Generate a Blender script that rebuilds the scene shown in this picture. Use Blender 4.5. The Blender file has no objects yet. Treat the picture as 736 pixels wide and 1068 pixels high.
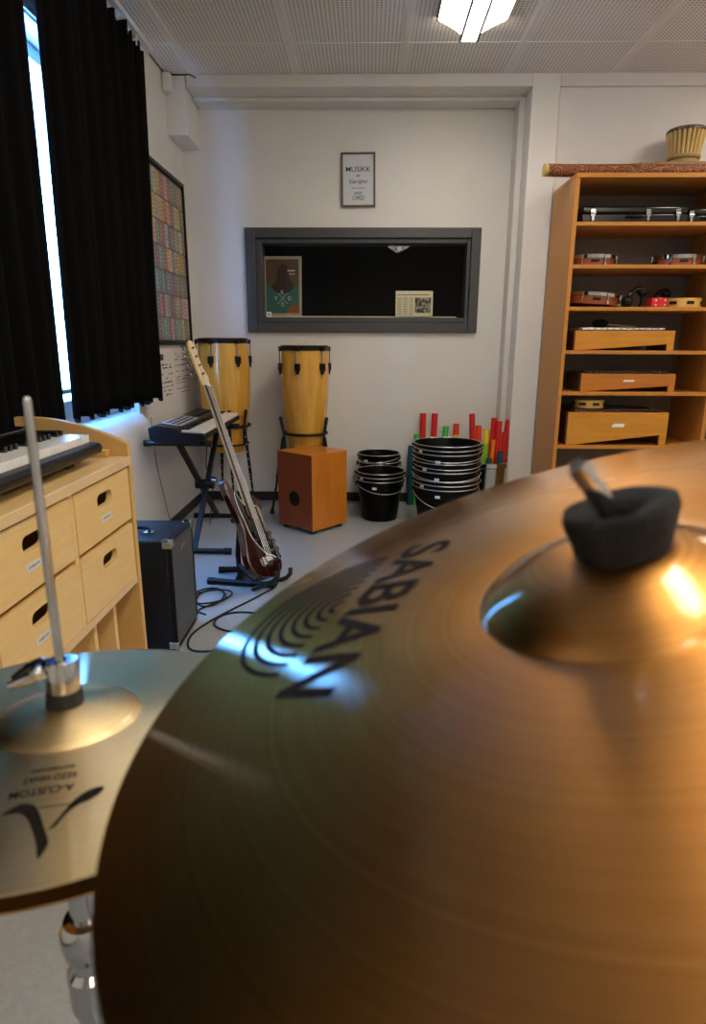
import bpy, bmesh, math, random
from mathutils import Vector, Matrix
random.seed(7)
PI = math.pi
SC = bpy.context.scene
COL = SC.collection
V = Vector

# ------------------------------------------------------------------ materials
def new_mat(name):
    m = bpy.data.materials.new(name); m.use_nodes = True
    nt = m.node_tree; b = nt.nodes['Principled BSDF']
    return m, nt, b
def link(nt, a, b): nt.links.new(a, b)
def coords(nt, scale=(1,1,1), rot=(0,0,0)):
    tc = nt.nodes.new('ShaderNodeTexCoord'); mp = nt.nodes.new('ShaderNodeMapping')
    mp.inputs['Scale'].default_value = scale; mp.inputs['Rotation'].default_value = rot
    link(nt, tc.outputs['Object'], mp.inputs['Vector'])
    return mp.outputs['Vector']
def ramp(nt, fac, stops):
    r = nt.nodes.new('ShaderNodeValToRGB'); e = r.color_ramp.elements
    while len(e) < len(stops): e.new(.5)
    for i, (p, c) in enumerate(stops):
        e[i].position = p; e[i].color = (*c, 1)
    link(nt, fac, r.inputs['Fac']); return r.outputs['Color']
def bump(nt, b, height, strength, dist=.002):
    n = nt.nodes.new('ShaderNodeBump'); n.inputs['Strength'].default_value = strength
    n.inputs['Distance'].default_value = dist
    link(nt, height, n.inputs['Height']); link(nt, n.outputs['Normal'], b.inputs['Normal'])
def noise(nt, vec, scale, detail=3, rough=.5):
    n = nt.nodes.new('ShaderNodeTexNoise'); n.inputs['Scale'].default_value = scale
    n.inputs['Detail'].default_value = detail; n.inputs['Roughness'].default_value = rough
    link(nt, vec, n.inputs['Vector']); return n.outputs['Fac']
def simple(name, c, rough=.5, metal=0., var=.12, nscale=30, bumpv=0., spec=.5, coat=0.):
    m, nt, b = new_mat(name)
    v = coords(nt); f = noise(nt, v, nscale)
    lo = tuple(x*(1-var) for x in c); hi = tuple(min(1, x*(1+var)) for x in c)
    link(nt, ramp(nt, f, [(.3, lo), (.7, hi)]), b.inputs['Base Color'])
    b.inputs['Roughness'].default_value = rough; b.inputs['Metallic'].default_value = metal
    b.inputs['Specular IOR Level'].default_value = spec
    b.inputs['Coat Weight'].default_value = coat
    if bumpv: bump(nt, b, noise(nt, v, nscale*4), bumpv)
    return m
def wood(name, c1, c2, rough=.45, scale=(2, 2, 30), nscale=3., coat=0.):
    m, nt, b = new_mat(name)
    v = coords(nt, scale)
    f = noise(nt, v, nscale, 5, .6)
    link(nt, ramp(nt, f, [(.3, c1), (.7, c2)]), b.inputs['Base Color'])
    b.inputs['Roughness'].default_value = rough; b.inputs['Coat Weight'].default_value = coat
    b.inputs['Coat Roughness'].default_value = .15
    return m
def attr_mat(name, rough=.5, trans=False):
    m, nt, b = new_mat(name)
    a = nt.nodes.new('ShaderNodeAttribute'); a.attribute_name = 'col'
    f = noise(nt, coords(nt), 60)
    mx = nt.nodes.new('ShaderNodeMix'); mx.data_type = 'RGBA'; mx.blend_type = 'MULTIPLY'
    mx.inputs['Factor'].default_value = .3
    link(nt, a.outputs['Color'], mx.inputs['A']); link(nt, ramp(nt, f, [(.3, (.7,.7,.7)), (.7, (1,1,1))]), mx.inputs['B'])
    link(nt, mx.outputs['Result'], b.inputs['Base Color']); b.inputs['Roughness'].default_value = rough
    return m
def emis(name, c, s):
    m, nt, b = new_mat(name)
    b.inputs['Base Color'].default_value = (.9, .9, .9, 1)
    b.inputs['Emission Color'].default_value = (*c, 1); b.inputs['Emission Strength'].default_value = s
    return m

M = {}
M['wall'] = simple('painted_wall', (.74, .715, .685), .55, var=.02, nscale=4, bumpv=.04)
M['trimw'] = simple('painted_trim', (.72, .69, .65), .45, var=.02, nscale=5)
M['column'] = simple('painted_column', (.78, .755, .72), .45, var=.02, nscale=5)
M['gridstrip'] = simple('ceiling_strip', (.78, .75, .71), .6, var=.02)
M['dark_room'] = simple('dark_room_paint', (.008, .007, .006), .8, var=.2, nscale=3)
M['baseboard'] = simple('black_baseboard', (.012, .012, .013), .45)
M['graphite'] = simple('graphite_paint', (.055, .056, .064), .42, var=.06)
M['black_plastic'] = simple('black_plastic', (.005, .005, .006), .38, spec=.3)
M['black_gloss'] = simple('black_gloss', (.006, .006, .007), .15, coat=.3)
M['bucket'] = simple('bucket_plastic', (.0022, .0022, .0026), .34, spec=.13)
M['black_metal'] = simple('black_metal', (.004, .0045, .006), .38, spec=.28)
M['blue_black'] = simple('blue_black_plastic', (.003, .004, .008), .36, spec=.25)
M['rubber'] = simple('black_rubber', (.01, .01, .01), .7, bumpv=.1)
M['felt'] = simple('black_felt', (.008, .008, .0085), .95, nscale=90, bumpv=.8, var=.5)
M['chrome'] = simple('chrome', (.55, .55, .57), .13, 1., var=.03)
M['steel'] = simple('brushed_steel', (.46, .46, .47), .2, 1., var=.06)
M['silver_bar'] = simple('silver_bar', (.86, .86, .84), .3, .3, var=.03)
M['wire'] = simple('bright_wire', (.75, .75, .77), .3, .85, var=.04)
M['white_plastic'] = simple('white_plastic', (.80, .79, .76), .3, var=.02)
M['ivory_key'] = simple('white_key', (.84, .82, .79), .22, var=.02)
M['paper'] = simple('paper', (.72, .69, .67), .8, var=.03)
M['print_paper'] = simple('grey_white_print', (.60, .62, .65), .5, var=.02)
M['ink'] = simple('black_ink', (.015, .014, .018), .6)
M['newsprint'] = simple('newsprint', (.85, .78, .52), .8, var=.08, nscale=50)
M['shelf'] = wood('orange_beech', (.46, .165, .018), (.56, .22, .028), .42, (3, 3, 40))
M['shelf_side'] = wood('orange_beech_upright', (.46, .17, .022), (.55, .22, .032), .42, (30, 30, 2))
M['birch'] = wood('pale_birch', (.80, .52, .20), (.87, .59, .25), .4, (3, 2, 30))
M['birch_top'] = wood('pale_birch_edge', (.74, .50, .25), (.82, .58, .32), .4, (30, 2, 3))
M['birch_dark'] = wood('birch_end_panel', (.64, .38, .12), (.72, .45, .16), .45, (3, 30, 3))
M['cajon'] = wood('cajon_tapa', (.46, .135, .008), (.56, .19, .016), .35, (16, 16, 2), 2.2, .2)
M['cajon_red'] = wood('cajon_reddish', (.20, .032, .005), (.26, .045, .008), .35, (12, 12, 2), 2.2, .2)
M['conga'] = wood('lacquered_ash', (.58, .27, .03), (.74, .40, .06), .22, (14, 14, 1), 2.5, .5)
M['xylo'] = wood('xylophone_box', (.52, .19, .012), (.66, .28, .022), .38, (2, 20, 20), 2.)
M['xylo_red'] = wood('xylophone_red_box', (.44, .13, .010), (.54, .19, .016), .38, (2, 20, 20), 2.)
M['rosewood'] = wood('rosewood', (.05, .018, .01), (.10, .04, .02), .35, (20, 2, 20), 3.)
M['maple'] = wood('maple', (.78, .56, .29), (.86, .64, .36), .3, (30, 2, 30), 3., .3)
M['sunburst'] = wood('deep_maroon_lacquer', (.022, .003, .003), (.034, .005, .005), .12, (20, 2, 20), 2., .7)
M['red_drum'] = wood('reddish_drum_shell', (.24, .055, .02), (.34, .085, .03), .3, (3, 3, 20), 3., .3)
M['skin'] = simple('drum_skin', (.62, .50, .34), .6, var=.1, nscale=12)
M['tamb'] = wood('yellow_beech_hoop', (.64, .38, .07), (.76, .49, .12), .35, (8, 8, 30))
M['straw'] = wood('bamboo_straw', (.46, .30, .08), (.66, .47, .17), .55, (30, 30, 3))
M['rope'] = simple('rope', (.40, .28, .12), .9, nscale=120, bumpv=.6)
M['light_diff'] = emis('lamp_diffuser', (1., .90, .74), 15.)
M['light_wing'] = emis('lamp_wing', (1., .90, .74), 9.)
M['white_metal'] = simple('white_metal', (.7, .7, .68), .4, var=.02)
M['spines'] = attr_mat('poster_print', .45)
M['tube'] = {k: simple(k + '_tube', c, .32, var=.04) for k, c in dict(
    red=(.62, .015, .012), orange_red=(.75, .06, .01), orange=(.85, .22, .01), yellow=(.85, .58, .02),
    green=(.06, .52, .09), lime=(.22, .58, .05), teal=(.008, .075, .10)).items()}
M['red_plastic'] = simple('red_plastic', (.62, .015, .015), .3)

def mat_ceiling():
    m, nt, b = new_mat('perforated_tile')
    v = coords(nt)
    sep = nt.nodes.new('ShaderNodeSeparateXYZ'); link(nt, v, sep.inputs[0])
    def math_(op, a, bb=None):
        n = nt.nodes.new('ShaderNodeMath'); n.operation = op
        if hasattr(a, 'links'): link(nt, a, n.inputs[0])
        else: n.inputs[0].default_value = a
        if bb is not None:
            if hasattr(bb, 'links'): link(nt, bb, n.inputs[1])
            else: n.inputs[1].default_value = bb
        return n.outputs[0]
    P = .02
    fx = math_('SUBTRACT', math_('FRACT', math_('DIVIDE', sep.outputs[0], P)), .5)
    fy = math_('SUBTRACT', math_('FRACT', math_('DIVIDE', sep.outputs[1], P)), .5)
    d = math_('SQRT', math_('ADD', math_('MULTIPLY', fx, fx), math_('MULTIPLY', fy, fy)))
    # plain margin along the long edges of every tile
    tx = math_('ABSOLUTE', math_('SUBTRACT', math_('FRACT', math_('DIVIDE', math_('ADD', sep.outputs[0], 6.417), .6)), .5))
    inside = math_('LESS_THAN', tx, .455)
    hole = math_('MULTIPLY', math_('LESS_THAN', d, .27), inside)
    mx = nt.nodes.new('ShaderNodeMix'); mx.data_type = 'RGBA'
    link(nt, hole, mx.inputs['Factor']); mx.inputs['A'].default_value = (.84, .80, .76, 1); mx.inputs['B'].default_value = (.36, .33, .30, 1)
    link(nt, mx.outputs['Result'], b.inputs['Base Color']); b.inputs['Roughness'].default_value = .7
    return m
M['ceiling'] = mat_ceiling()

def mat_floor():
    m, nt, b = new_mat('grey_linoleum')
    v = coords(nt); f = noise(nt, v, 55, 4); g = noise(nt, v, 260, 2)
    mx = nt.nodes.new('ShaderNodeMath'); mx.operation = 'ADD'; link(nt, f, mx.inputs[0]); link(nt, g, mx.inputs[1])
    h = nt.nodes.new('ShaderNodeMath'); h.operation = 'MULTIPLY'; h.inputs[1].default_value = .5; link(nt, mx.outputs[0], h.inputs[0])
    link(nt, ramp(nt, h.outputs[0], [(.35, (.275, .295, .31)), (.65, (.345, .365, .38))]), b.inputs['Base Color'])
    b.inputs['Roughness'].default_value = .3; b.inputs['Specular IOR Level'].default_value = .5
    return m
M['floor'] = mat_floor()

def mat_curtain():
    m, nt, b = new_mat('black_curtain')
    v = coords(nt); f = noise(nt, v, 120, 2)
    link(nt, ramp(nt, f, [(.3, (.0012, .0012, .0014)), (.7, (.0028, .0028, .0032))]), b.inputs['Base Color'])
    b.inputs['Roughness'].default_value = .9; b.inputs['Specular IOR Level'].default_value = .1
    return m
M['curtain'] = mat_curtain()

def mat_glass(name, tint, f0=1.45):
    m, nt, b = new_mat(name)
    tr = nt.nodes.new('ShaderNodeBsdfTransparent'); tr.inputs[0].default_value = (*tint, 1)
    gl = nt.nodes.new('ShaderNodeBsdfGlossy'); gl.inputs['Roughness'].default_value = .01
    fr = nt.nodes.new('ShaderNodeFresnel'); fr.inputs[0].default_value = f0
    ge = nt.nodes.new('ShaderNodeNewGeometry'); sb = nt.nodes.new('ShaderNodeMath'); sb.operation = 'SUBTRACT'; sb.inputs[0].default_value = 1.; link(nt, ge.outputs['Backfacing'], sb.inputs[1])
    ml = nt.nodes.new('ShaderNodeMath'); ml.operation = 'MULTIPLY'; link(nt, sb.outputs[0], ml.inputs[0]); link(nt, fr.outputs[0], ml.inputs[1])
    mx = nt.nodes.new('ShaderNodeMixShader'); link(nt, ml.outputs[0], mx.inputs[0])
    link(nt, tr.outputs[0], mx.inputs[1]); link(nt, gl.outputs[0], mx.inputs[2])
    link(nt, mx.outputs[0], nt.nodes['Material Output'].inputs['Surface'])
    return m
M['glass'] = mat_glass('clear_glass', (.93, .95, .95))
M['studio_glass'] = mat_glass('studio_glass', (.95, .95, .95), 1.28)

def mat_cymbal(name, c1, c2, rough, aniso, groove, gscale, coat=.7):
    m, nt, b = new_mat(name)
    tc = nt.nodes.new('ShaderNodeTexCoord')
    mp = nt.nodes.new('ShaderNodeMapping'); mp.inputs['Scale'].default_value = (1, 1, 0)
    link(nt, tc.outputs['Object'], mp.inputs['Vector'])
    ln = nt.nodes.new('ShaderNodeVectorMath'); ln.operation = 'LENGTH'; link(nt, mp.outputs[0], ln.inputs[0])
    n1 = nt.nodes.new('ShaderNodeTexNoise'); n1.noise_dimensions = '1D'; n1.inputs['Scale'].default_value = gscale
    n1.inputs['Detail'].default_value = 4; link(nt, ln.outputs['Value'], n1.inputs['W'])
    n2 = noise(nt, tc.outputs['Object'], 9, 3)
    ad = nt.nodes.new('ShaderNodeMath'); ad.operation = 'MULTIPLY_ADD'; link(nt, n1.outputs['Fac'], ad.inputs[0]); ad.inputs[1].default_value = .45
    ml = nt.nodes.new('ShaderNodeMath'); ml.operation = 'MULTIPLY'; ml.inputs[1].default_value = .55; link(nt, n2, ml.inputs[0])
    link(nt, ml.outputs[0], ad.inputs[2])
    colr = ramp(nt, ad.outputs[0], [(.35, c1), (.65, c2)])
    tg = nt.nodes.new('ShaderNodeTangent'); tg.direction_type = 'RADIAL'; tg.axis = 'Z'
    g1 = nt.nodes.new('ShaderNodeBsdfAnisotropic'); g1.distribution = 'BECKMANN'
    g1.inputs['Roughness'].default_value = rough; g1.inputs['Anisotropy'].default_value = aniso; g1.inputs['Rotation'].default_value = 0.
    link(nt, colr, g1.inputs['Color']); link(nt, tg.outputs[0], g1.inputs['Tangent'])
    bp = nt.nodes.new('ShaderNodeBump'); bp.inputs['Strength'].default_value = groove; bp.inputs['Distance'].default_value = .0006
    link(nt, n1.outputs['Fac'], bp.inputs['Height']); link(nt, bp.outputs[0], g1.inputs['Normal'])
    g2 = nt.nodes.new('ShaderNodeBsdfAnisotropic'); g2.distribution = 'BECKMANN'; g2.inputs['Roughness'].default_value = .145
    g2.inputs['Anisotropy'].default_value = .4; g2.inputs['Rotation'].default_value = 0.; link(nt, tg.outputs[0], g2.inputs['Tangent'])
    fr = nt.nodes.new('ShaderNodeFresnel'); fr.inputs[0].default_value = 1.42
    fm_ = nt.nodes.new('ShaderNodeMath'); fm_.operation = 'MULTIPLY'; fm_.inputs[1].default_value = coat; link(nt, fr.outputs[0], fm_.inputs[0])
    mx = nt.nodes.new('ShaderNodeMixShader'); link(nt, fm_.outputs[0], mx.inputs[0]); link(nt, g1.outputs[0], mx.inputs[1]); link(nt, g2.outputs[0], mx.inputs[2])
    link(nt, mx.outputs[0], nt.nodes['Material Output'].inputs['Surface'])
    return m
M['ride'] = mat_cymbal('brushed_bronze', (.44, .18, .032), (.62, .29, .075), .45, .28, .25, 420, 1.9)
M['hat'] = mat_cymbal('bright_bronze', (.74, .52, .24), (.86, .64, .33), .52, .25, .15, 520, .9)
M['hat_under'] = mat_cymbal('warm_bronze', (.44, .20, .06), (.54, .27, .09), .3, .4, .2, 420)
M['print_ink'] = simple('cymbal_ink', (.012, .008, .006), .75, var=.3, nscale=150, spec=.1)

def mat_grille():
    m, nt, b = new_mat('amp_grille')
    v = coords(nt, (1, 1, 1))
    ck = nt.nodes.new('ShaderNodeTexChecker'); ck.inputs['Scale'].default_value = 105
    ck.inputs['Color1'].default_value = (.015, .015, .016, 1); ck.inputs['Color2'].default_value = (.16, .165, .17, 1)
    link(nt, v, ck.inputs['Vector']); link(nt, ck.outputs['Color'], b.inputs['Base Color'])
    b.inputs['Roughness'].default_value = .5; b.inputs['Metallic'].default_value = .3
    return m
M['grille'] = mat_grille()

def mat_carved():
    m, nt, b = new_mat('carved_dark_wood')
    v = coords(nt, (1, 1, 1))
    vo = nt.nodes.new('ShaderNodeTexVoronoi'); vo.inputs['Scale'].default_value = 22; link(nt, v, vo.inputs['Vector'])
    w = nt.nodes.new('ShaderNodeMath'); w.operation = 'SINE'
    ml = nt.nodes.new('ShaderNodeMath'); ml.operation = 'MULTIPLY'; ml.inputs[1].default_value = 22; link(nt, vo.outputs['Distance'], ml.inputs[0]); link(nt, ml.outputs[0], w.inputs[0])
    link(nt, ramp(nt, w.outputs[0], [(.2, (.13, .035, .012)), (.8, (.36, .13, .035))]), b.inputs['Base Color'])
    b.inputs['Roughness'].default_value = .5; bump(nt, b, w.outputs[0], .5, .002)
    return m
M['carved'] = mat_carved()

# ------------------------------------------------------------------ mesh builder
class MB:
    def __init__(s): s.v = []; s.f = []; s.mi = []; s.col = []
    def add(s, vs, fs, mi=0, M4=None, col=None):
        o = len(s.v)
        for p in vs:
            p = V(p); s.v.append(M4 @ p if M4 is not None else p)
        for f in fs: s.f.append([o + i for i in f]); s.mi.append(mi); s.col.append(col)
        return s
    def box(s, x0, x1, y0, y1, z0, z1, mi=0, M4=None, col=None):
        vs = [(x, y, z) for x in (x0, x1) for y in (y0, y1) for z in (z0, z1)]
        return s.add(vs, [(0,1,3,2), (4,6,7,5), (0,4,5,1), (2,3,7,6), (0,2,6,4), (1,5,7,3)], mi, M4, col)
    def tube(s, pts, r, seg=10, mi=0, M4=None, cap=True, closed=False):
        pts = [V(p) for p in pts]; n = len(pts); vs = []; fs = []
        rs = r if isinstance(r, (list, tuple)) else [r]*n
        prev = None
        for i, p in enumerate(pts):
            a = pts[(i-1) % n] if (i > 0 or closed) else p
            b = pts[(i+1) % n] if (i < n-1 or closed) else p
            t = (b - a).normalized()
            if prev is None:
                u = t.cross(V((0, 0, 1)))
                if u.length < .1: u = t.cross(V((0, 1, 0)))
            else: u = prev - t*prev.dot(t)
            u.normalize(); w = t.cross(u); prev = u
            for k in range(seg):
                q = 2*PI*k/seg
                vs.append(p + (u*math.cos(q) + w*math.sin(q))*rs[i])
        for i in range(n if closed else n-1):
            for k in range(seg):
                a = i*seg; b = ((i+1) % n)*seg
                fs.append((a+k, a+(k+1) % seg, b+(k+1) % seg, b+k))
        if cap and not closed:
            fs.append(tuple(reversed(range(seg)))); fs.append(tuple(range((n-1)*seg, n*seg)))
        return s.add(vs, fs, mi, M4)
    def lathe(s, prof, seg=32, mi=0, M4=None, closed=False):
        vs = []; fs = []; idx = []
        for (r, z) in prof:
            if r < 1e-6: idx.append([len(vs)]); vs.append((0, 0, z))
            else:
                idx.append(list(range(len(vs), len(vs)+seg)))
                vs += [(r*math.cos(2*PI*k/seg), r*math.sin(2*PI*k/seg), z) for k in range(seg)]
        L = len(prof)
        for i in range(L if closed else L-1):
            a, b = idx[i], idx[(i+1) % L]
            for k in range(seg):
                k2 = (k+1) % seg
                if len(a) == 1 and len(b) == 1: continue
                if len(a) == 1: fs.append((a[0], b[k2], b[k]))
                elif len(b) == 1: fs.append((a[k], a[k2], b[0]))
                else: fs.append((a[k], a[k2], b[k2], b[k]))
        return s.add(vs, fs, mi, M4)
    def prism(s, poly, z0, z1, mi=0, M4=None):
        n = len(poly)
        vs = [(x, y, z0) for x, y in poly] + [(x, y, z1) for x, y in poly]
        fs = [tuple(reversed(range(n))), tuple(range(n, 2*n))] + [(i, (i+1) % n, n+(i+1) % n, n+i) for i in range(n)]
        return s.add(vs, fs, mi, M4)
    def ball(s, c, r, seg=12, mi=0, M4=None, sz=1.):
        prof = [(r*math.sin(PI*i/8), -r*sz*math.cos(PI*i/8)) for i in range(9)]
        prof[0] = (0, -r*sz); prof[-1] = (0, r*sz)
        T = Matrix.Translation(c)
        return s.lathe(prof, seg, mi, (M4 @ T) if M4 is not None else T)
    def build(s, name, mats, parent=None, bevel=0, angle=35, offset=None):
        me = bpy.data.meshes.new(name)
        vs = s.v if offset is None else [p - V(offset) for p in s.v]
        me.from_pydata([tuple(p) for p in vs], [], s.f)
        if not isinstance(mats, (list, tuple)): mats = [mats]
        for m in mats: me.materials.append(m)
        me.polygons.foreach_set('material_index', s.mi)
        if any(c is not None for c in s.col):
            ca = me.color_attributes.new('col', 'FLOAT_COLOR', 'CORNER')
            for p in me.polygons:
                c = s.col[p.index] or (.8, .8, .8)
                for li in p.loop_indices: ca.data[li].color = (*c, 1)
        bm = bmesh.new(); bm.from_mesh(me); bmesh.ops.recalc_face_normals(bm, faces=bm.faces); bm.to_mesh(me); bm.free()
        for p in me.polygons: p.use_smooth = True
        me.set_sharp_from_angle(angle=math.radians(angle))
        o = bpy.data.objects.new(name, me); COL.objects.link(o)
        if parent is not None: o.parent = parent
        if bevel:
            md = o.modifiers.new('bevel', 'BEVEL'); md.width = bevel; md.segments = 2; md.limit_method = 'ANGLE'
        return o

def tag(o, label=None, cat=None, group=None, kind=None):
    if label: o['label'] = label
    if cat: o['category'] = cat
    if group: o['group'] = group
    if kind: o['kind'] = kind
    return o
def thing(name, label, cat, loc=(0,0,0), rotz=0, group=None, mat=None):
    o = bpy.data.objects.new(name, None); COL.objects.link(o); o.empty_display_size = .05
    if mat is not None: o.matrix_world = mat; o.matrix_basis = mat
    else: o.location = loc; o.rotation_euler = (0, 0, rotz)
    return tag(o, label, cat, group)
def struct(name, mb, mats, **k):
    o = mb.build(name, mats, **k); o['kind'] = 'structure'; return o
def copy_tree(src, parent=None):
    c = src.copy(); COL.objects.link(c); c.parent = parent
    for ch in list(src.children): copy_tree(ch, c)
    return c
def frame(o, z, xhint=(1, 0, 0)):
    z = V(z).normalized(); x = V(xhint); x = (x - z*x.dot(z)).normalized(); y = z.cross(x)
    return Matrix(((x.x, y.x, z.x, o[0]), (x.y, y.y, z.y, o[1]), (x.z, y.z, z.z, o[2]), (0, 0, 0, 1)))
def smooth_closed(pts, n=6):
    out = []; L = len(pts)
    for i in range(L):
        p0, p1, p2, p3 = [V((*pts[(i+k-1) % L], 0)) if len(pts[0]) == 2 else V(pts[(i+k-1) % L]) for k in range(4)]
        for j in range(n):
            t = j/n
            q = .5*((2*p1) + (p2-p0)*t + (2*p0-5*p1+4*p2-p3)*t*t + (3*p1-p0-3*p2+p3)*t**3)
            out.append((q.x, q.y) if len(pts[0]) == 2 else q)
    return out
def smooth_open(pts, n=8):
    P = [V(p) for p in pts]; P = [P[0]*2-P[1]] + P + [P[-1]*2-P[-2]]; out = []
    for i in range(1, len(P)-2):
        p0, p1, p2, p3 = P[i-1:i+3]
        for j in range(n):
            t = j/n
            out.append(.5*((2*p1) + (p2-p0)*t + (2*p0-5*p1+4*p2-p3)*t*t + (3*p1-p0-3*p2+p3)*t**3))
    out.append(P[-2]); return out
def text_geo(s, w, h, shear=0., bold=0.):
    cu = bpy.data.curves.new('t', 'FONT'); cu.body = s; cu.size = 1; cu.shear = shear; cu.resolution_u = 4; cu.offset = bold
    o = bpy.data.objects.new('t', cu); COL.objects.link(o)
    bpy.context.view_layer.update()
    dg = bpy.context.evaluated_depsgraph_get()
    me = bpy.data.meshes.new_from_object(o.evaluated_get(dg))
    vs = [v.co.copy() for v in me.vertices]; fs = [list(p.vertices) for p in me.polygons]
    bpy.data.objects.remove(o); bpy.data.curves.remove(cu); bpy.data.meshes.remove(me)
    x0 = min(v.x for v in vs); x1 = max(v.x for v in vs); y0 = min(v.y for v in vs); y1 = max(v.y for v in vs)
    sy = h/(y1-y0) if h else w/(x1-x0)
    return [((v.x-(x0+x1)/2)/(x1-x0)*w, (v.y-(y0+y1)/2)*sy) for v in vs], fs

# ------------------------------------------------------------------ dimensions of the room
XL, YB, YC, ZC = -1.18, 4.44, 4.15, 2.585     # left wall, alcove wall, column face, ceiling
XR, YF = 3.3, -3.2

# ------------------------------------------------------------------ setting
struct('floor', MB().box(XL-.3, XR+.2, YF-.2, 7.2, -.1, 0), M['floor'])
struct('ceiling', MB().box(XL-.3, XR+.2, YF-.2, 4.6, ZC, ZC+.1), M['ceiling'])
g = MB()
for k in range(-2, 7): g.box(-.417+.6*k-.011, -.417+.6*k+.011, YF, 4.14, ZC-.003, ZC+.01)
for k in range(0, 12): g.box(XL, XR, 3.77-.6*k-.009, 3.77-.6*k+.009, ZC-.0025, ZC+.01)
struct('trim_1', g, M['gridstrip'])
# left wall with the window opening
WY0, WY1, WZ0, WZ1 = 1.5, 3.30, .80, 2.18
w = MB()
w.box(XL-.25, XL, YF, WY0, 0, ZC); w.box(XL-.25, XL, WY1, YB+.1, 0, ZC)
w.box(XL-.25, XL, WY0, WY1, 0, .70); w.box(XL-.25, XL, WY0, WY1, WZ1, ZC)
struct('wall_left', w, M['wall'])
struct('wall_right', MB().box(XR, XR+.2, YF-.2, 4.6, 0, ZC), M['wall'])
struct('wall_front', MB().box(XL-.25, XR+.2, YF-.2, YF, 0, ZC), M['wall'])
# back wall: alcove with the studio window, then the wall behind the shelf
IX0, IX1, IZ0, IZ1 = -.72, .66, 1.235, 1.745
w = MB()
w.box(XL, IX0, YB, YB+.12, 0, ZC); w.box(IX1, .93, YB, YB+.12, 0, ZC)
w.box(IX0, IX1, YB, YB+.12, 0, IZ0); w.box(IX0, IX1, YB, YB+.12, IZ1, ZC)
w.box(1.09, XR, 4.17, YB+.12, 0, ZC)
struct('wall_back', w, M['wall'])
struct('trim_2', MB().box(.93, 1.09, YC, YB+.12, 0, ZC), M['column'], bevel=.004)          # column
struct('trim_3', MB().box(-1.06, .93, YC, YB, 2.518, ZC), M['trimw'], bevel=.003)          # beam
struct('trim_4', MB().box(-1.06, .93, 4.30, YB, 2.496, 2.518).box(.893, .93, 4.30, YB, 0, 2.5), M['trimw'], bevel=.003)
struct('trim_5', MB().box(1.09, XR, YC, 4.17, 2.518, ZC), M['trimw'], bevel=.002)
struct('trim_6', MB().box(XL, -1.065, 4.149, YB, 2.272, ZC), M['column'], bevel=.002)      # boxed-in pipe
struct('baseboard_left', MB().box(XL, XL+.012, YF, YB, 0, .062), M['baseboard'], bevel=.002)
struct('baseboard_back', MB().box(XL+.012, .893, YB-.012, YB, 0, .062), M['baseboard'], bevel=.002)
# dark studio behind the inner window
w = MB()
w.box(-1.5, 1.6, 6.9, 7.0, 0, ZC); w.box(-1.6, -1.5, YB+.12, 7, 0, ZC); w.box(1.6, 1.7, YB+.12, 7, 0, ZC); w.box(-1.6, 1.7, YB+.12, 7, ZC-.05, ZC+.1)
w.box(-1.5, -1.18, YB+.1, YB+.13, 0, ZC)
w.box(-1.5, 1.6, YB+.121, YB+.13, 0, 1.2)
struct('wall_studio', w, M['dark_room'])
# studio window: stepped graphite frame, sill strip and pane
f = MB()
O = (-.801, .726, 1.165, 1.814)
def ring(mb, a, b, y0, y1, mi=0):
    x0, x1, z0, z1 = a; X0, X1, Z0, Z1 = b
    mb.box(x0, X0, y0, y1, z0, z1, mi); mb.box(X1, x1, y0, y1, z0, z1, mi)
    mb.box(X0, X1, y0, y1, z0, Z0, mi); mb.box(X0, X1, y0, y1, Z1, z1, mi)
ring(f, O, (-.735, .665, 1.228, 1.752), YB-.03, YB+.005)
ring(f, (-.735, .665, 1.228, 1.752), (-.696, .640, 1.262, 1.722), YB-.008, YB+.12)
fr = struct('window_2', f, M['graphite'], bevel=.004)
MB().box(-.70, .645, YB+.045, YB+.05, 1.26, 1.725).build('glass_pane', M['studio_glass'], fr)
MB().box(-.69, .60, YB+.075, YB+.10, 1.262, 1.272).build('sill_strip', M['newsprint'], fr)
# window to the outside behind the curtains
f = MB()
f.box(WY0, WY1, -.16, -.10, .69, WZ0)
ring(f, (WY0, WY1, WZ0, WZ1), (WY0+.05, WY1-.05, WZ0+.05, WZ1-.05), -.16, -.10)
for k_ in range(9): f.box(WY0+.05, WY1-.05, -.02, .01, 2.19+k_*.022, 2.205+k_*.022)
f.box(WY0+.05, WY1-.05, -.16, -.10, .88, .90)
f.box(2.10, 2.15, -.16, -.10, WZ0+.05, WZ1-.05); f.box(3.00, 3.05, -.16, -.10, WZ0+.05, WZ1-.05)
Rz = Matrix(((0, 1, 0, XL), (1, 0, 0, 0), (0, 0, 1, 0), (0, 0, 0, 1)))
f.v = [Rz @ p for p in f.v]
fo = struct('window_1', f, M['white_metal'])
MB().box(XL-.135, XL-.13, WY0+.04, WY1-.04, WZ0+.04, WZ1-.04).build('glass_pane', M['glass'], fo)
pf = [(XL, 0), (XL, .69), (XL-.10, .69), (XL-.10, .745)]
for i in range(11):
    a = PI/2*i/10; pf.append((XL-.03 + .08*math.sin(a), .595 + .15*math.cos(a)))
pf += [(XL+.05, 0)]
sl = MB(); n_ = len(pf)
sl.add([(x, .2, z) for x, z in pf] + [(x, 3.33, z) for x, z in pf], [tuple(range(n_)), tuple(range(n_, 2*n_))] + [(i, (i+1) % n_, n_+(i+1) % n_, n_+i) for i in range(n_)])
struct('trim_7', sl, M['wall'], angle=50)   # lower wall and rounded sill, added and shaped to catch window light below the curtain
struct('trim_8', MB().box(XL+.05, XL+.06, .2, 3.33, 0, .062), M['baseboard'])

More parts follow.
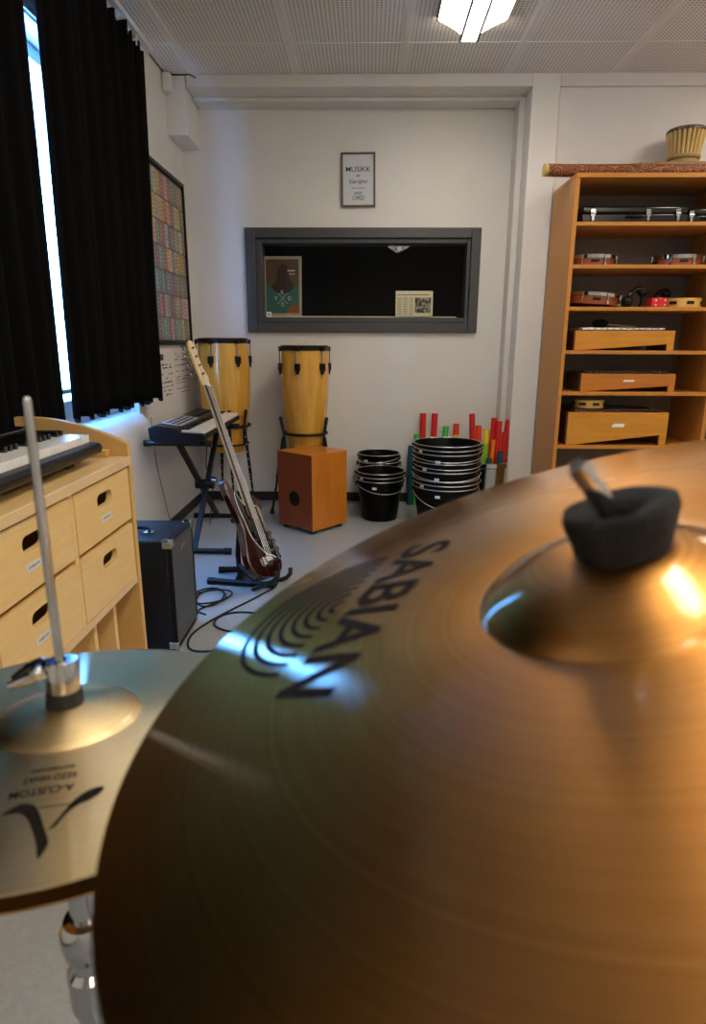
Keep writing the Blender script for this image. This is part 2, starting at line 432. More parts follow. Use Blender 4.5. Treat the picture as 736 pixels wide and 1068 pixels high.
# ------------------------------------------------------------------ curtains
def curtain(name, y0, y1, z0, z1, label, seed, lean=0.):
    rnd = random.Random(seed); n = int((y1-y0)/.008); rows = 24
    ph = [rnd.uniform(0, 6.28) for _ in range(4)]
    vs = []; fs = []
    for j in range(rows+1):
        t = j/rows
        for i in range(n+1):
            u = i/n; y = y0 + (y1-y0)*u
            a = .011 + .011*t
            x = -1.095 + a*math.sin(y*62+ph[0]+.5*math.sin(y*9+ph[1])) + .012*math.sin(y*21+ph[2]+t*1.2)
            zz = z1 + (z0-z1)*t
            if t == 1: zz += .010*math.sin(y*62+ph[0]+.5*math.sin(y*9+ph[1]) + 1.57)
            if t == 0: zz += .010*math.sin(y*62+ph[0])
            vs.append((x, y - lean*t*(.3+.7*u), zz))
    for j in range(rows):
        for i in range(n):
            a = j*(n+1)+i; fs.append((a, a+1, a+n+2, a+n+1))
    r = thing(name, label, 'curtain', (-1.095, (y0+y1)/2, z0), group='black curtains')
    o = MB().add(vs, fs).build('drape', M['curtain'], r, angle=180, offset=r.location)
    sd = o.modifiers.new('solid', 'SOLIDIFY'); sd.thickness = .003
    k = y0+.05; h = None
    while k < y1:
        if h is None: h = MB().tube([(-1.095, k, z1-.02), (-1.095, k, z1+.03)], .004, 6).build('curtain_hook', M['white_metal'], r, offset=r.location); k0 = k
        else: c = h.copy(); COL.objects.link(c); c.parent = r; c.location = (0, k-k0, 0)
        k += .12
    return r
curtain('curtain', 2.408, 3.515, .805, 2.462, 'wide black curtain to the right of the bright window gap', 3, .11)
curtain('curtain', .1, 2.335, .80, 2.462, 'black curtain to the left of the bright window gap', 5, .03)
cr = MB().box(-1.11, -1.08, .05, 3.62, 2.485, 2.51)
for yy in (.2, 1.3, 2.4, 3.5): cr.box(XL, -1.08, yy-.015, yy+.015, 2.508, 2.52)
tag(cr.build('curtain_rail', M['white_metal']), 'white rail carrying the black curtains on the left wall', 'curtain rail')

# ------------------------------------------------------------------ ceiling lights
def ceiling_light(label):
    r = thing('ceiling_light', label, 'ceiling light', (.48, 2.95, ZC), group='ceiling lights')
    b = MB(); b.box(-.045, .045, -.66, .66, -.05, -.0); b.build('housing', M['white_metal'], r, bevel=.002)
    d = MB(); d.box(-.036, .036, -.655, .655, -.062, -.05); d.build('diffuser', M['light_diff'], r, bevel=.003)
    for s in (-1, 1):
        MB().box(s*.041-.0055, s*.041+.0055, -.655, .655, -.066, -.045).build('louvre_rail', M['graphite'], r)
        wv = MB(); n = 8; vs = []; fs = []
        for i in range(n+1):
            t = i/n; x = s*(.045 + .12*t); z = -.055 + .038*t**.7
            yl = .60 - .06*t
            vs += [(x, -yl, z), (x, yl, z), (x, -yl, z+.008), (x, yl, z+.008)]
        for i in range(n):
            a = i*4; fs += [(a, a+4, a+5, a+1), (a+2, a+3, a+7, a+6), (a, a+2, a+6, a+4), (a+1, a+5, a+7, a+3)]
        fs += [(0, 1, 3, 2), (n*4, n*4+2, n*4+3, n*4+1)]
        wv.add(vs, fs).build('wing', M['light_wing'], r)
        e = MB(); e.box(s*.165-.003, s*.165+.003, -.55, .55, -.022, 0); e.build('edge_rail', M['graphite'], r)
    return r
L0 = ceiling_light('winged fluorescent ceiling light above the inner window')
for (x, y) in ((.48, .75), (.48, -1.45), (2.3, 2.95), (2.3, .75), (2.3, -1.45)):  # further copies out of view, added to light the rest of the room
    c = copy_tree(L0); c.location = (x, y, ZC)
    c['label'] = {.75: 'added unseen winged ceiling light over the drum kit', -1.45: 'added unseen winged ceiling light behind the drum kit', 2.95: 'added unseen winged ceiling light beside the shelf wall'}[y] + (' on the right side' if x > 1 else '')

# ------------------------------------------------------------------ wall fittings
t = MB().box(0, .05, -.03, .03, 0, .10)
s = t.build('motion_sensor', M['white_plastic'], bevel=.012); s.location = (XL, 4.10, 2.475)
tag(s, 'small white motion sensor high in the left corner beside the boxed pipe', 'sensor')
c = MB().tube(smooth_open([(XL+.004, 3.2, ZC-.004), (XL+.004, 4.13, ZC-.004), (-1.15, 4.145, ZC-.004), (-1.07, 4.146, ZC-.004), (-1.035, 4.146, ZC-.004), (-1.0, 4.146, 2.565)], 4), .0035, 6)
tag(c.build('ceiling_cable', M['black_plastic']), 'thin dark cable along the ceiling edge above the motion sensor', 'cable')
c = MB().tube(smooth_open([(XL+.006, 3.45, .70), (XL+.005, 3.46, .55), (XL+.005, 3.50, .40), (XL+.006, 3.56, .25), (XL+.02, 3.58, .12), (XL+.03, 3.60, .02)], 6), .0028, 6)
tag(c.build('wall_cord', simple('grey_cord', (.25, .25, .25), .5)), 'thin grey cord hanging down the left wall behind the small keyboard', 'cord')

# framed sign with the saying
r = thing('framed_sign', 'brown framed sign reading MUSIKK above the dark studio window', 'sign', (-.067, YB, 2.095))
Rs = Matrix.Rotation(math.radians(-.6), 4, 'Y')
f = MB(); ring(f, (-.108, .108, -.157, .157), (-.097, .097, -.146, .146), -.022, -.002); f.v = [Rs @ p for p in f.v]
f.build('frame', simple('bronze_frame', (.13, .085, .06), .35, .3), r, bevel=.002)
MB().box(-.098, .098, -.012, -.004, -.147, .147, M4=Rs).build('print', M['print_paper'], r)
tx = MB()
for s_, w_, h_, z_, sh in (('MUSIKK', .155, .030, .062, 0), ('er', .026, .013, .024, 0), ('Kjærlighet', .118, .030, -.012, .35), ('som leter', .088, .011, -.046, 0), ('etter', .052, .015, -.076, 0), ('ORD', .075, .025, -.104, 0)):
    vs, fs = text_geo(s_, w_, h_, sh, .004)
    tx.add([(x, -.0128, y+z_) for x, y in vs], fs, 0, Rs)
tx.build('lettering', M['ink'], r)

# poster of book spines on the left wall, two sheets below it
r = thing('framed_poster', 'black framed poster of coloured book spines beside the black curtain', 'poster', (XL, 4.02, 1.08))
f = MB()
def ringx(mb, y0, y1, z0, z1, b, x0, x1):
    mb.box(x0, x1, y0, y0+b, z0, z1); mb.box(x0, x1, y1-b, y1, z0, z1); mb.box(x0, x1, y0+b, y1-b, z0, z0+b); mb.box(x0, x1, y0+b, y1-b, z1-b, z1)
ringx(f, -.40, .325, 0, .97, .022, .0, .022); f.build('frame', M['black_plastic'], r, bevel=.002)
sp = MB(); rnd = random.Random(11); H = (.97-.06)/7
pal = [(.35,.12,.10), (.42,.36,.28), (.15,.22,.16), (.20,.24,.34), (.50,.20,.07), (.50,.36,.06), (.45,.45,.40), (.30,.13,.17), (.13,.14,.18), (.25,.30,.10), (.55,.40,.38), (.16,.25,.20)]
for k in range(7):
    y = -.376
    while y < .30:
        wd = rnd.uniform(.036, .062); wd = min(wd, .303-y); c = rnd.choice(pal); c = tuple(min(1, q*rnd.uniform(.8, 1.25)) for q in c)
        z0 = .026+k*(H+.0)+.004; z1 = z0+H-.006
        sp.box(.006, .010, y, y+wd-.002, z0, z1, col=c)
        l = tuple(min(1, q*1.8+.08) for q in c) if sum(c) < .9 else tuple(q*.3 for q in c)
        a = rnd.uniform(.15, .3); zz = z0 + H*a
        while zz < z0+H*.8:
            sp.box(.0102, .0106, y+wd*.3, y+wd*.68, zz, zz+rnd.uniform(.004, .010), col=l); zz += .021
        y += wd
sp.box(.003, .0055, -.385, .31, .015, .955, col=(.05, .05, .05))
sp.build('print', M['spines'], r)
def sheet(y0, y1, z0, z1, label, seed, head):
    r = thing('paper_sheet', label, 'paper sheet', (XL, (y0+y1)/2, z0), group='sheets on the left wall'); h = (y1-y0)/2; H = z1-z0; rnd = random.Random(seed)
    MB().box(0, .002, -h, h, 0, H).build('paper', M['paper'], r)
    p = MB(); z = H-.03
    if head: p.box(.0021, .0026, -h*.8, -h*.35, H-.06, H-.025); z = H-.09
    while z > .02:
        a = -h*.85
        while a < h*.7:
            l = rnd.uniform(.01, .05)
            if rnd.random() < .75: p.box(.0021, .0026, a, min(a+l, h*.85), z, z+rnd.choice((.004, .006, .009)))
            a += l+.012
        z -= rnd.choice((.018, .024, .035))
    p.build('print', simple('grey_ink', (.04, .035, .045), .6), r)
sheet(3.66, 3.93, .75, 1.055, 'printed white sheet under the book poster, next to the curtain', 3, True)
sheet(3.945, 4.29, .735, 1.055, 'printed white sheet under the book poster, next to the corner', 4, False)

# ------------------------------------------------------------------ in the studio window
r = thing('framed_picture', 'cream framed music poster leaning inside the dark studio window', 'picture', (-.578, YB+.085, 1.272))
T = Matrix.Rotation(math.radians(-4), 4, 'X')
f = MB(); ring(f, (-.13, .13, 0, .385), (-.112, .112, .018, .367), -.008, .008); f.v = [T @ p for p in f.v]
f.build('frame', simple('cream_frame', (.42, .36, .24), .4), r)
p = MB()
p.box(-.114, .114, -.002, .004, .016, .37, col=(.10, .055, .022), M4=T)
p.box(-.112, .112, -.003, -.0022, .018, .20, col=(.03, .13, .115), M4=T)
q = smooth_closed([(-.075, .19), (-.04, .235), (-.03, .30), (.0, .335), (.035, .32), (.045, .26), (.06, .225), (.08, .19), (.03, .15), (-.03, .15)], 5)
p.prism([(x, y) for x, y in q], .0032, .0038, M4=T @ Matrix.Rotation(PI/2, 4, 'X')); 
for i in range(len(p.col)):
    if p.col[i] is None: p.col[i] = (.035, .016, .012)
q = smooth_closed([(.03, .018), (.11, .018), (.11, .06), (.07, .075), (.04, .05)], 5)
n0 = len(p.col); p.prism(q, .0032, .0040, M4=T @ Matrix.Rotation(PI/2, 4, 'X'))
for i in range(n0, len(p.col)): p.col[i] = (.28, .08, .012)
p.build('print', M['spines'], r)
tx = MB()
for s_, x_, z_ in (('K', 0, .155), ('Y', -.045, .115), ('G', .045, .115), ('O', 0, .075)):
    vs, fs = text_geo(s_, .022, .026, 0, .01); tx.add([(x+x_, -.0045, y+z_) for x, y in vs], fs, 0, T)
for s_ in (-1, 1): tx.add([(s_*-.035, -.0045, .08), (s_*-.031, -.0045, .08), (s_*.035, -.0045, .15), (s_*.031, -.0045, .15)], [(0, 1, 2, 3)], 0, T)
tx.box(.035, .085, -.0045, -.004, .29, .298, 0, T); tx.box(.045, .085, -.0045, -.004, .27, .275, 0, T)
tx.build('lettering', simple('white_ink', (.6, .6, .58), .5), r)
r = thing('newspaper_clipping', 'yellowed newspaper page with a dark photo standing in the studio window', 'newspaper', (.313, YB+.062, 1.272))
T = Matrix.Rotation(math.radians(-5), 4, 'X')
MB().box(-.125, .125, 0, .002, 0, .165, M4=T).build('page', M['newsprint'], r)
p = MB(); p.box(-.118, .10, -.001, -.0002, .137, .143, M4=T)
for cx in (-.115, -.075, -.035):
    for k in range(11): p.box(cx, cx+.03, -.001, -.0002, .012+k*.0105, .016+k*.0105, M4=T)
p.build('print', simple('news_ink', (.30, .26, .15), .8), r)
pm, nt, b = new_mat('dark_photo'); link(nt, ramp(nt, noise(nt, coords(nt), 45, 4), [(.42, (.012, .012, .01)), (.62, (.4, .36, .24))]), b.inputs['Base Color'])
MB().box(.005, .113, -.001, -.0002, .022, .122, M4=T).build('photo', pm, r)
r = thing('small_device', 'tiny white box at the left corner of the studio window sill', 'box', (-.665, YB+.03, 1.262))
MB().box(-.016, .016, -.006, .006, 0, .035).build('case', M['white_plastic'], r, bevel=.002)
MB().box(-.006, .006, -.0065, -.006, .012, .022).build('button', M['graphite'], r)

# ------------------------------------------------------------------ shelf unit
SX0, SX1, SX2, SF, SB = 1.09, 1.93, 2.77, 3.70, 4.13
r = thing('shelf_unit', 'tall orange beech open shelf unit against the back wall', 'shelf', (SX0, SF, 0))
OFF = r.location
sw = .022
for x in (SX0, SX1, SX2-sw):
    MB().box(x, x+sw, SF, SB, 0, 1.941).build('upright', M['shelf_side'], r, bevel=.0015, offset=OFF)
MB().box(SX0, SX2, SF-.004, SB, 1.941, 1.964).build('top_board', M['shelf'], r, bevel=.0015, offset=OFF)
SH = [1.727, 1.513, 1.294, 1.061, .832, .525, .29, .09]
for b0, b1 in ((SX0+sw, SX1), (SX1+sw, SX2-sw)):
    for z in SH:
        MB().box(b0, b1, SF, SB-.01, z-.020, z).build('shelf_board', M['shelf'], r, bevel=.0015, offset=OFF)
MB().box(SX0+sw, SX2-sw, SB-.009, SB-.003, .05, 1.941).build('back_panel', simple('shade_tone_board', (.24, .20, .165), .6, var=.05), r, offset=OFF)  # added panel; its dark brown stands in for shade inside the shelf
pg = MB()
for z in SH:
    for yy in (SF+.05, SB-.06): pg.tube([(SX1-.010, yy, z-.026), (SX1+.001, yy, z-.026)], .004, 8)
pg.build('shelf_pins', M['steel'], r, offset=OFF)

# things on the shelf ------------------------------------------------------
def case(x, y, z, L, D, H, label):
    r = thing('instrument_case', label, 'instrument case', (x, y, z), group='black instrument cases')
    MB().box(0, L, 0, D, 0, H*.55).build('base', M['black_gloss'], r, bevel=.006)
    MB().box(0, L, 0, D, H*.56, H).build('lid', M['black_gloss'], r, bevel=.012)
    hd = MB().tube(smooth_open([(L*.42, -.004, H*.4), (L*.44, -.022, H*.38), (L*.56, -.022, H*.38), (L*.58, -.004, H*.4)], 5), .005, 8); hd.build('handle', M['black_plastic'], r)
    for fx in (.10, .62, .9):
        l = MB(); l.box(L*fx-.012, L*fx+.012, -.006, 0, H*.42, H*.80); l.tube([(L*fx-.014, -.007, H*.56), (L*fx+.014, -.007, H*.56)], .005, 8); l.box(L*fx-.007, L*fx+.007, -.010, -.004, H*.14, H*.45)
        l.build('latch', M['chrome'], r, bevel=.001)
case(1.155, 3.76, 1.728, .57, .20, .09, 'long black hard instrument case with chrome latches on the upper shelf')
case(1.735, 3.79, 1.728, .19, .26, .085, 'short black hard instrument case at the right end of the upper shelf')
def frame_drum(loc, R, H, label, tilt=0., rotz=0.):
    mat = Matrix.Translation(loc) @ Matrix.Rotation(tilt, 4, 'Y') @ Matrix.Rotation(rotz, 4, 'Z')
    r = thing('hand_drum', label, 'hand drum', mat=mat, group='hand drums with jingles')
    MB().lathe([(R-.012, 0), (R, 0), (R, H), (R-.012, H)], 40, closed=True).build('shell', M['red_drum'], r)
    MB().lathe([(0, H-.001), (R-.002, H-.001), (R+.002, H-.008), (R+.002, H-.012), (0, H-.004)], 40).build('head', M['skin'], r)
    MB().lathe([(R+.001, H-.016), (R+.007, H-.016), (R+.007, H+.003), (R+.001, H+.003)], 40, closed=True).build('hoop', M['chrome'], r)
    for k in range(7):
        a = 2*PI*k/7 + .5; Mx = Matrix.Rotation(a, 4, 'Z')
        l = MB(); l.tube([(R+.009, 0, .008), (R+.009, 0, H-.004)], .0035, 7, M4=Mx); l.box(R, R+.014, -.007, .007, .002, .016, M4=Mx); l.box(R+.004, R+.014, -.006, .006, H-.016, H+.002, M4=Mx)
        l.build('bracket', M['chrome'], r, bevel=.001)
    for k in range(5):
        a = 2*PI*(k+.5)/5 + .2; Mx = Matrix.Rotation(a, 4, 'Z')
        MB().box(R-.001, R+.0006, -.022, .022, H*.32, H*.58, M4=Mx).build('jingle_slot', M['black_plastic'], r)
    return r
frame_drum((1.262, 3.885, 1.514), .130, .056, 'reddish hand drum with chrome hoop at the left end of the second shelf')
frame_drum((1.745, 3.885, 1.514), .130, .056, 'reddish hand drum with chrome hoop at the right of the second shelf')
frame_drum((1.292, 3.905, 1.312), .150, .060, 'large reddish hand drum lying tilted at the left of the third shelf', math.radians(4))
def tambourine(loc, R, H, label, rotz=0.):
    r = thing('tambourine', label, 'tambourine', loc, rotz, 'pale wooden tambourines')
    MB().lathe([(R-.010, 0), (R, 0), (R, H), (R-.010, H)], 40, closed=True).build('hoop', M['tamb'], r, bevel=.001)
    for k in range(7):
        Mx = Matrix.Rotation(2*PI*k/7, 4, 'Z')
        MB().box(R-.002, R+.0006, -.02, .02, H*.35, H*.68, M4=Mx).build('slot', M['black_plastic'], r)
        j = MB(); 
        for dz in (-.003, .003): j.lathe([(0, 0), (.013, 0), (.015, .0012), (0, .002)], 12, M4=Mx @ Matrix.Translation((R-.004, 0, H*.5+dz)))
        j.build('jingle', M['steel'], r)
tambourine((1.795, 3.86, 1.295), .102, .052, 'yellow tambourine on the third shelf beside the red box', .25)
tambourine((1.313, 3.83, .734), .086, .046, 'pale tambourine lying on the large wooden xylophone', .4)
r = thing('red_box', 'small red plastic block with pale screws on the third shelf', 'block', (1.582, 3.76, 1.2945))
MB().box(0, .09, 0, .07, 0, .053).build('body', M['red_plastic'], r, bevel=.006)
for x in (.025, .075):
    for z in (.014, .038): MB().lathe([(0, 0), (.005, 0), (.005, .002), (0, .003)], 10, M4=Matrix.Translation((x, 0, z)) @ Matrix.Rotation(PI/2, 4, 'X')).build('screw', M['wire'], r)

def headset(loc, label, rz):
    r = thing('headphones', label, 'headphones', loc, rz, 'black headphones on the shelf')
    a = [(-.065*math.cos(t), .0, .02+.085*math.sin(t)) for t in [i*PI*.62/14 for i in range(15)]]
    Mx = Matrix.Rotation(-.55, 4, 'Y')
    MB().tube(a, [.013]*15, 10, M4=Matrix.Translation((.03, 0, .0))).build('headband', M['black_gloss'], r)
    e = MB().lathe([(0, -.02), (.028, -.02), (.034, -.01), (.034, .01), (.026, .022), (0, .022)], 20, M4=Matrix.Translation((-.035, 0, .034)) @ Matrix.Rotation(PI/2, 4, 'Y')); e.build('ear_cup', M['black_plastic'], r)
    e = MB().lathe([(0, -.018), (.024, -.018), (.03, -.006), (.03, .012), (.02, .02), (0, .02)], 20, M4=Matrix.Translation((.05, .02, .090)) @ Matrix.Rotation(.9, 4, 'Y')); e.build('ear_cup', M['black_plastic'], r)
    MB().tube([(.05, .02, .085), (.055, .03, .03), (.05, .04, .006)], .006, 8).build('stem', M['black_plastic'], r)
headset((1.505, 3.82, 1.295), 'black curved headphones between the tilted drum and the red block', 0)
headset((1.715, 3.975, 1.295), 'black curved headphones behind the yellow tambourine', .15)
def xylophone(loc, L, H, D, label, mat, bars, plate, lowleft=True):
    r = thing('xylophone', label, 'xylophone', loc, 0, 'box xylophones on the shelf')
    t = .014
    # front and back boards: deep at the left, rising to a leg at the right
    poly = [(0, 0), (.06*L, .0), (L*.93, H*.32), (L*.93, 0), (L, 0), (L, H), (0, H)]
    for y in (0, D-t):
        MB().prism(poly, 0, t, M4=Matrix.Translation((0, y+t, 0)) @ Matrix.Rotation(PI/2, 4, 'X')).build('side_board', mat, r, bevel=.0015)
    MB().box(-.006, .006, t, D-t, 0, H).build('end_board', M['rosewood'], r, bevel=.001)
    MB().box(L-.012, L, t, D-t, 0, H).build('end_board', mat, r, bevel=.001)
    MB().box(0, L, t, D-t, H*.5, H*.55).build('sound_board', M['black_plastic'], r)
    n = 13
    for k in range(n):
        x = .03*L+.02 + k*(L*.94-.04)/n
        ln = D*(1.0-.03*k)
        MB().box(x, x+(L*.94-.04)/n-.006, D/2-ln/2-.002, D/2+ln/2, H+.004, H+(.016 if bars is M['silver_bar'] else .013)).build('bar', bars, r, bevel=.0015)
    for k in range(n+1):
        x = .03*L+.017 + k*(L*.94-.04)/n; 
        for y in (.05, D-.05): MB().tube([(x, y, H*.5), (x, y, H+.016)], .0025, 6).build('pin', M['steel'], r)
    if plate:
        MB().add([(L*.44, -.0006, H*.55), (L*.56, -.0006, H*.55), (L*.57, -.0006, H*.66), (L*.46, -.0006, H*.66)], [(0, 1, 2, 3)]).build('name_plate', M['white_plastic'], r)
    return r
xylophone((1.170, 3.735, 1.0615), .555, .108, .27, 'wooden box glockenspiel with silver bars on the fourth shelf', M['xylo'], M['silver_bar'], False)
xylophone((1.225, 3.735, .8325), .535, .100, .27, 'wooden box xylophone with dark bars on the fifth shelf', M['xylo_red'], M['rosewood'], True)
xylophone((1.165, 3.715, .5255), .575, .190, .32, 'large deep wooden box xylophone with dark bars on the lowest visible shelf', M['xylo'], M['rosewood'], True)
r = thing('mallet', 'black round headed mallet lying on the silver barred glockenspiel', 'mallet', (1.37, 3.93, 1.186))
MB().ball((0, 0, .026), .045, 16, sz=.55).build('head', M['felt'], r)
MB().tube([(.03, .0, .022), (.22, .03, .010)], .005, 8).build('stick', M['birch'], r)

# top of the shelf
path = smooth_open([(.955, 3.79, 1.998), (1.04, 3.80, 1.998), (1.25, 3.80, 1.997), (1.6, 3.80, 1.997), (1.9, 3.80, 1.998), (2.2, 3.80, 1.998)], 6)
r = thing('carved_pole', 'dark carved wooden tube lying along the front of the shelf top', 'carved wood', (.955, 3.79, 1.964))
MB().tube(path, .032, 16).build('tube', M['carved'], r, offset=r.location)
MB().tube([(.938, 3.79, 1.998), (.965, 3.791, 1.998)], .0315, 16).build('end_cap', M['straw'], r, offset=r.location)
k = MB()
for (x, a) in ((1.10, .3), (1.13, 1.2), (1.7, .6), (1.45, 2.0)): k.tube([(x, 3.80+.025*math.cos(a), 1.997+.028*math.sin(a)), (x, 3.80+.04*math.cos(a), 1.997+.046*math.sin(a))], [.004, .001], 6)
k.build('spikes', M['carved'], r, offset=r.location)
pl = MB(); n = 20; vs = []; fs = []
for i in range(n+1):
    t = i/n; x = 1.2+1.2*t; z = 2.028+.030*math.sin(PI*min(1, t*1.1))
    vs += [(x, 3.86, 1.9645), (x, 3.86, z), (x, 3.90, 1.9645), (x, 3.90, z)]
for i in range(n):
    a = 4*i; fs += [(a, a+4, a+5, a+1), (a+2, a+3, a+7, a+6), (a+1, a+5, a+7, a+3), (a, a+2, a+6, a+4)]
fs += [(0, 1, 3, 2), (4*n, 4*n+2, 4*n+3, 4*n+1)]
tag(pl.add(vs, fs).build('curved_board', wood('brown_board', (.22, .11, .04), (.30, .16, .06), .5, (3, 30, 30))), 'curved brown board standing behind the carved tube on the shelf top', 'board')
r = thing('rope_drum', 'small bamboo covered goblet drum standing on top of the shelf', 'drum', (1.775, 4.02, 1.9645))
MB().lathe([(0, 0), (.082, 0), (.070, .05), (.066, .13), (.078, .2), (.090, .282), (0, .282)], 30).build('shell', M['rosewood'], r)
for k in range(24):
    a = 2*PI*k/24
    MB().tube([(math.cos(a)*rr, math.sin(a)*rr, z) for rr, z in ((.073, .155), (.078, .18), (.087, .23), (.096, .282))], .0095, 8).build('cane', M['straw'], r)
MB().lathe([(.070, .135), (.083, .137), (.089, .147), (.083, .158), (.072, .160)], 30).build('rope', M['rope'], r)
MB().lathe([(.072, .05), (.080, .055), (.080, .13), (.070, .137)], 30).build('woven_band', M['rope'], r)
MB().lathe([(0, .294), (.100, .290), (.105, .283), (.105, .272), (.095, .272)], 30).build('head', M['rosewood'], r)

# ------------------------------------------------------------------ congas, cajon
def conga(x, y, zb, prof, label, rot):
    r = thing('conga', label, 'conga drum', (x, y, zb), rot, 'congas by the back wall')
    P = smooth_open([(a, 0, b) for a, b in prof], 6)
    MB().lathe([(prof[0][0]-.012, .004), (prof[0][0], 0)] + [(p.x, p.z) for p in P] + [(0, prof[-1][1])], 40).build('shell', M['conga'], r)
    R, H = prof[-1]
    MB().lathe([(R+.001, H-.030), (R+.008, H-.030), (R+.009, H-.004), (R+.003, H+.001), (R-.002, H-.002)], 40).build('rim', M['black_metal'], r)
    MB().lathe([(0, H+.006), (R-.008, H+.005), (R+.001, H-.001), (R-.002, H-.004), (0, H-.002)], 40).build('head', M['skin'], r)
    for k in range(6):
        a = 2*PI*k/6; Mx = Matrix.Rotation(a, 4, 'Z'); rb = R+.014
        l = MB(); l.tube([(rb+.004, 0, H-.012), (rb+.004, 0, H-.115)], .0045, 8, M4=Mx)
        o = l.build('tension_rod', M['chrome'], r)
        l = MB(); l.box(R-.004, rb+.014, -.017, .017, H-.155, H-.108, M4=Mx); l.box(R, rb+.010, -.010, .010, H-.175, H-.15, M4=Mx); l.build('lug', M['black_metal'], r, bevel=.004)
        l = MB(); l.tube([(rb+.004, 0, H-.118), (rb+.004, 0, H-.182)], .006, 8, M4=Mx); l.build('lug_nut', M['chrome'], r)
        l = MB(); l.box(R+.004, rb+.010, -.011, .011, H-.034, H-.006, M4=Mx); l.build('claw', M['black_metal'], r, bevel=.002)
    return r
conga(-.40, 4.17, .36, [(.102, 0), (.120, .12), (.141, .30), (.152, .47), (.152, .60), (.145, .72)], 'smaller honey coloured conga behind the cajon', .33)
conga(-.925, 4.185, .40, [(.112, 0), (.132, .12), (.156, .30), (.165, .44), (.164, .56), (.152, .722)], 'larger honey coloured conga in the corner behind the small keyboard', .25)
def conga_stand(x, y, zr, R, label, angs, holes, spread):
    r = thing('conga_stand', label, 'drum stand', (x, y, 0), 0, 'black conga stands')
    MB().tube([(R*math.cos(t), R*math.sin(t), zr) for t in [2*PI*i/32 for i in range(32)]], .009, 8, closed=True).build('ring', M['black_metal'], r)
    MB().tube([((R-.015)*math.cos(t), (R-.015)*math.sin(t), zr-.12) for t in [2*PI*i/32 for i in range(32)]], .007, 8, closed=True).build('ring', M['black_metal'], r)
    for a in angs:
        ca, sa = math.cos(a), math.sin(a)
        MB().tube([((R+.005)*ca, (R+.005)*sa, zr-.12), ((R+.012)*ca, (R+.012)*sa, zr), ((R+.034)*ca, (R+.034)*sa, zr+.11)], [.009, .010, .011], 10).build('holder', M['rubber'], r)
        foot = V((spread*ca, spread*sa, .012)); top = V(((R+.016)*ca, (R+.016)*sa, zr-.02))
        lg = MB().tube([top, top*.45+foot*.55], .0105, 10).tube([top*.55+foot*.45, foot], .0075, 10)
        L = lg.build('leg', M['black_metal'], r)
        if holes:
            hd = MB(); tdir = V((-sa, ca, 0))
            for k in range(9):
                p = top.lerp(foot, .08+.09*k); o = p + (V((0, -1, .1)).normalized())*.0102
                hd.ball(o, .0035, 8)
            hd.build('holes', M['white_plastic'], L)
        MB().tube([foot+V((0, 0, -.012)), foot+V((0, 0, .022))], [.016, .011], 10).build('rubber_foot', M['rubber'], L)
conga_stand(-.40, 4.17, .525, .139, 'black stand holding the smaller conga behind the cajon', (3.6, 5.7, 1.45), False, .245)
conga_stand(-.925, 4.185, .57, .154, 'black stand with perforated legs holding the larger corner conga', (-.62, -1.25, 2.0), True, .24)

r = thing('cajon', 'reddish wooden cajon box drum standing in front of the smaller conga', 'cajon', (-.328, 3.775, 0), math.radians(-45+4))
hx = .147
b = MB(); b.box(-hx, hx, -hx, hx, .022, .472)
body = b.build('body', [M['cajon_red']], r, bevel=.003)
MB().box(hx, hx+.004, -hx+.001, hx-.001, .023, .471).build('front_plate', M['cajon'], r, bevel=.001)
MB().box(-hx, hx+.004, -hx, hx, .472, .474).build('top_plate', M['cajon'], r)
MB().lathe([(0, 0), (.044, 0), (.046, .0015), (0, .002)], 28, M4=Matrix.Translation((.0, -hx, .20)) @ Matrix.Rotation(PI/2, 4, 'X')).build('sound_hole', M['black_plastic'], r)
MB().box(.075, .105, -hx-.0012, -hx, .030, .037).build('badge', M['steel'], r)
for sx in (-1, 1):
    for sy in (-1, 1): MB().tube([(sx*.112, sy*.112, 0), (sx*.112, sy*.112, .024)], [.022, .025], 14).build('foot', M['rubber'], r)

# ------------------------------------------------------------------ buckets
def bucket(x, y, z, Rt, Rb, H, label, rot, group, bail_drop):
    r = thing('bucket', label, 'bucket', (x, y, z), rot, group)
    pr = [(0, .004), (Rb-.004, .004), (Rb, 0), (Rb+.002, .004), (Rt-.010, H-.05), (Rt-.003, H-.048), (Rt-.002, H-.030), (Rt-.006, H-.028), (Rt-.003, H-.004), (Rt+.002, H), (Rt-.004, H), (Rt-.012, H-.03), (Rb-.006, .010), (0, .010)]
    MB().lathe(pr, 40).build('body', M['bucket'], r)
    MB().tube([((Rt-.001)*math.cos(t), (Rt-.001)*math.sin(t), H-.001) for t in [2*PI*i/40 for i in range(40)]], .0026, 6, closed=True).build('rim_edge', M['wire'], r)
    pts = []
    for i in range(25):
        t = PI + PI*i/24
        pts.append(((Rt+.008)*math.cos(t), (Rt+.008)*math.sin(t), H-.018 - bail_drop*math.sin(PI*i/24)))
    MB().tube(pts, .0022, 6).build('bail_handle', M['wire'], r)
    for s in (-1, 1): MB().box(s*(Rt+.003)-.008, s*(Rt+.003)+.008, -.014, .014, H-.036, H-.008).build('handle_ear', M['bucket'], r, bevel=.003)
    a = 4.2 + random.uniform(-.5, .9)
    MB().box(Rt-.004, Rt-.0005, -.014, .014, H-.046, H-.031, M4=Matrix.Rotation(a, 4, 'Z')).build('sticker', M['white_plastic'], r)
    return r
names = ['lowest', 'second', 'third', 'fourth', 'fifth', 'topmost']
bucket(.09, 3.985, 0, .152, .11, .262, 'lower black bucket of the two nested ones beside the cajon', .3, 'black buckets', .055)
bucket(.09, 3.985, .052, .154, .112, .262, 'upper black bucket of the two nested ones beside the cajon', -.1, 'black buckets', .008)
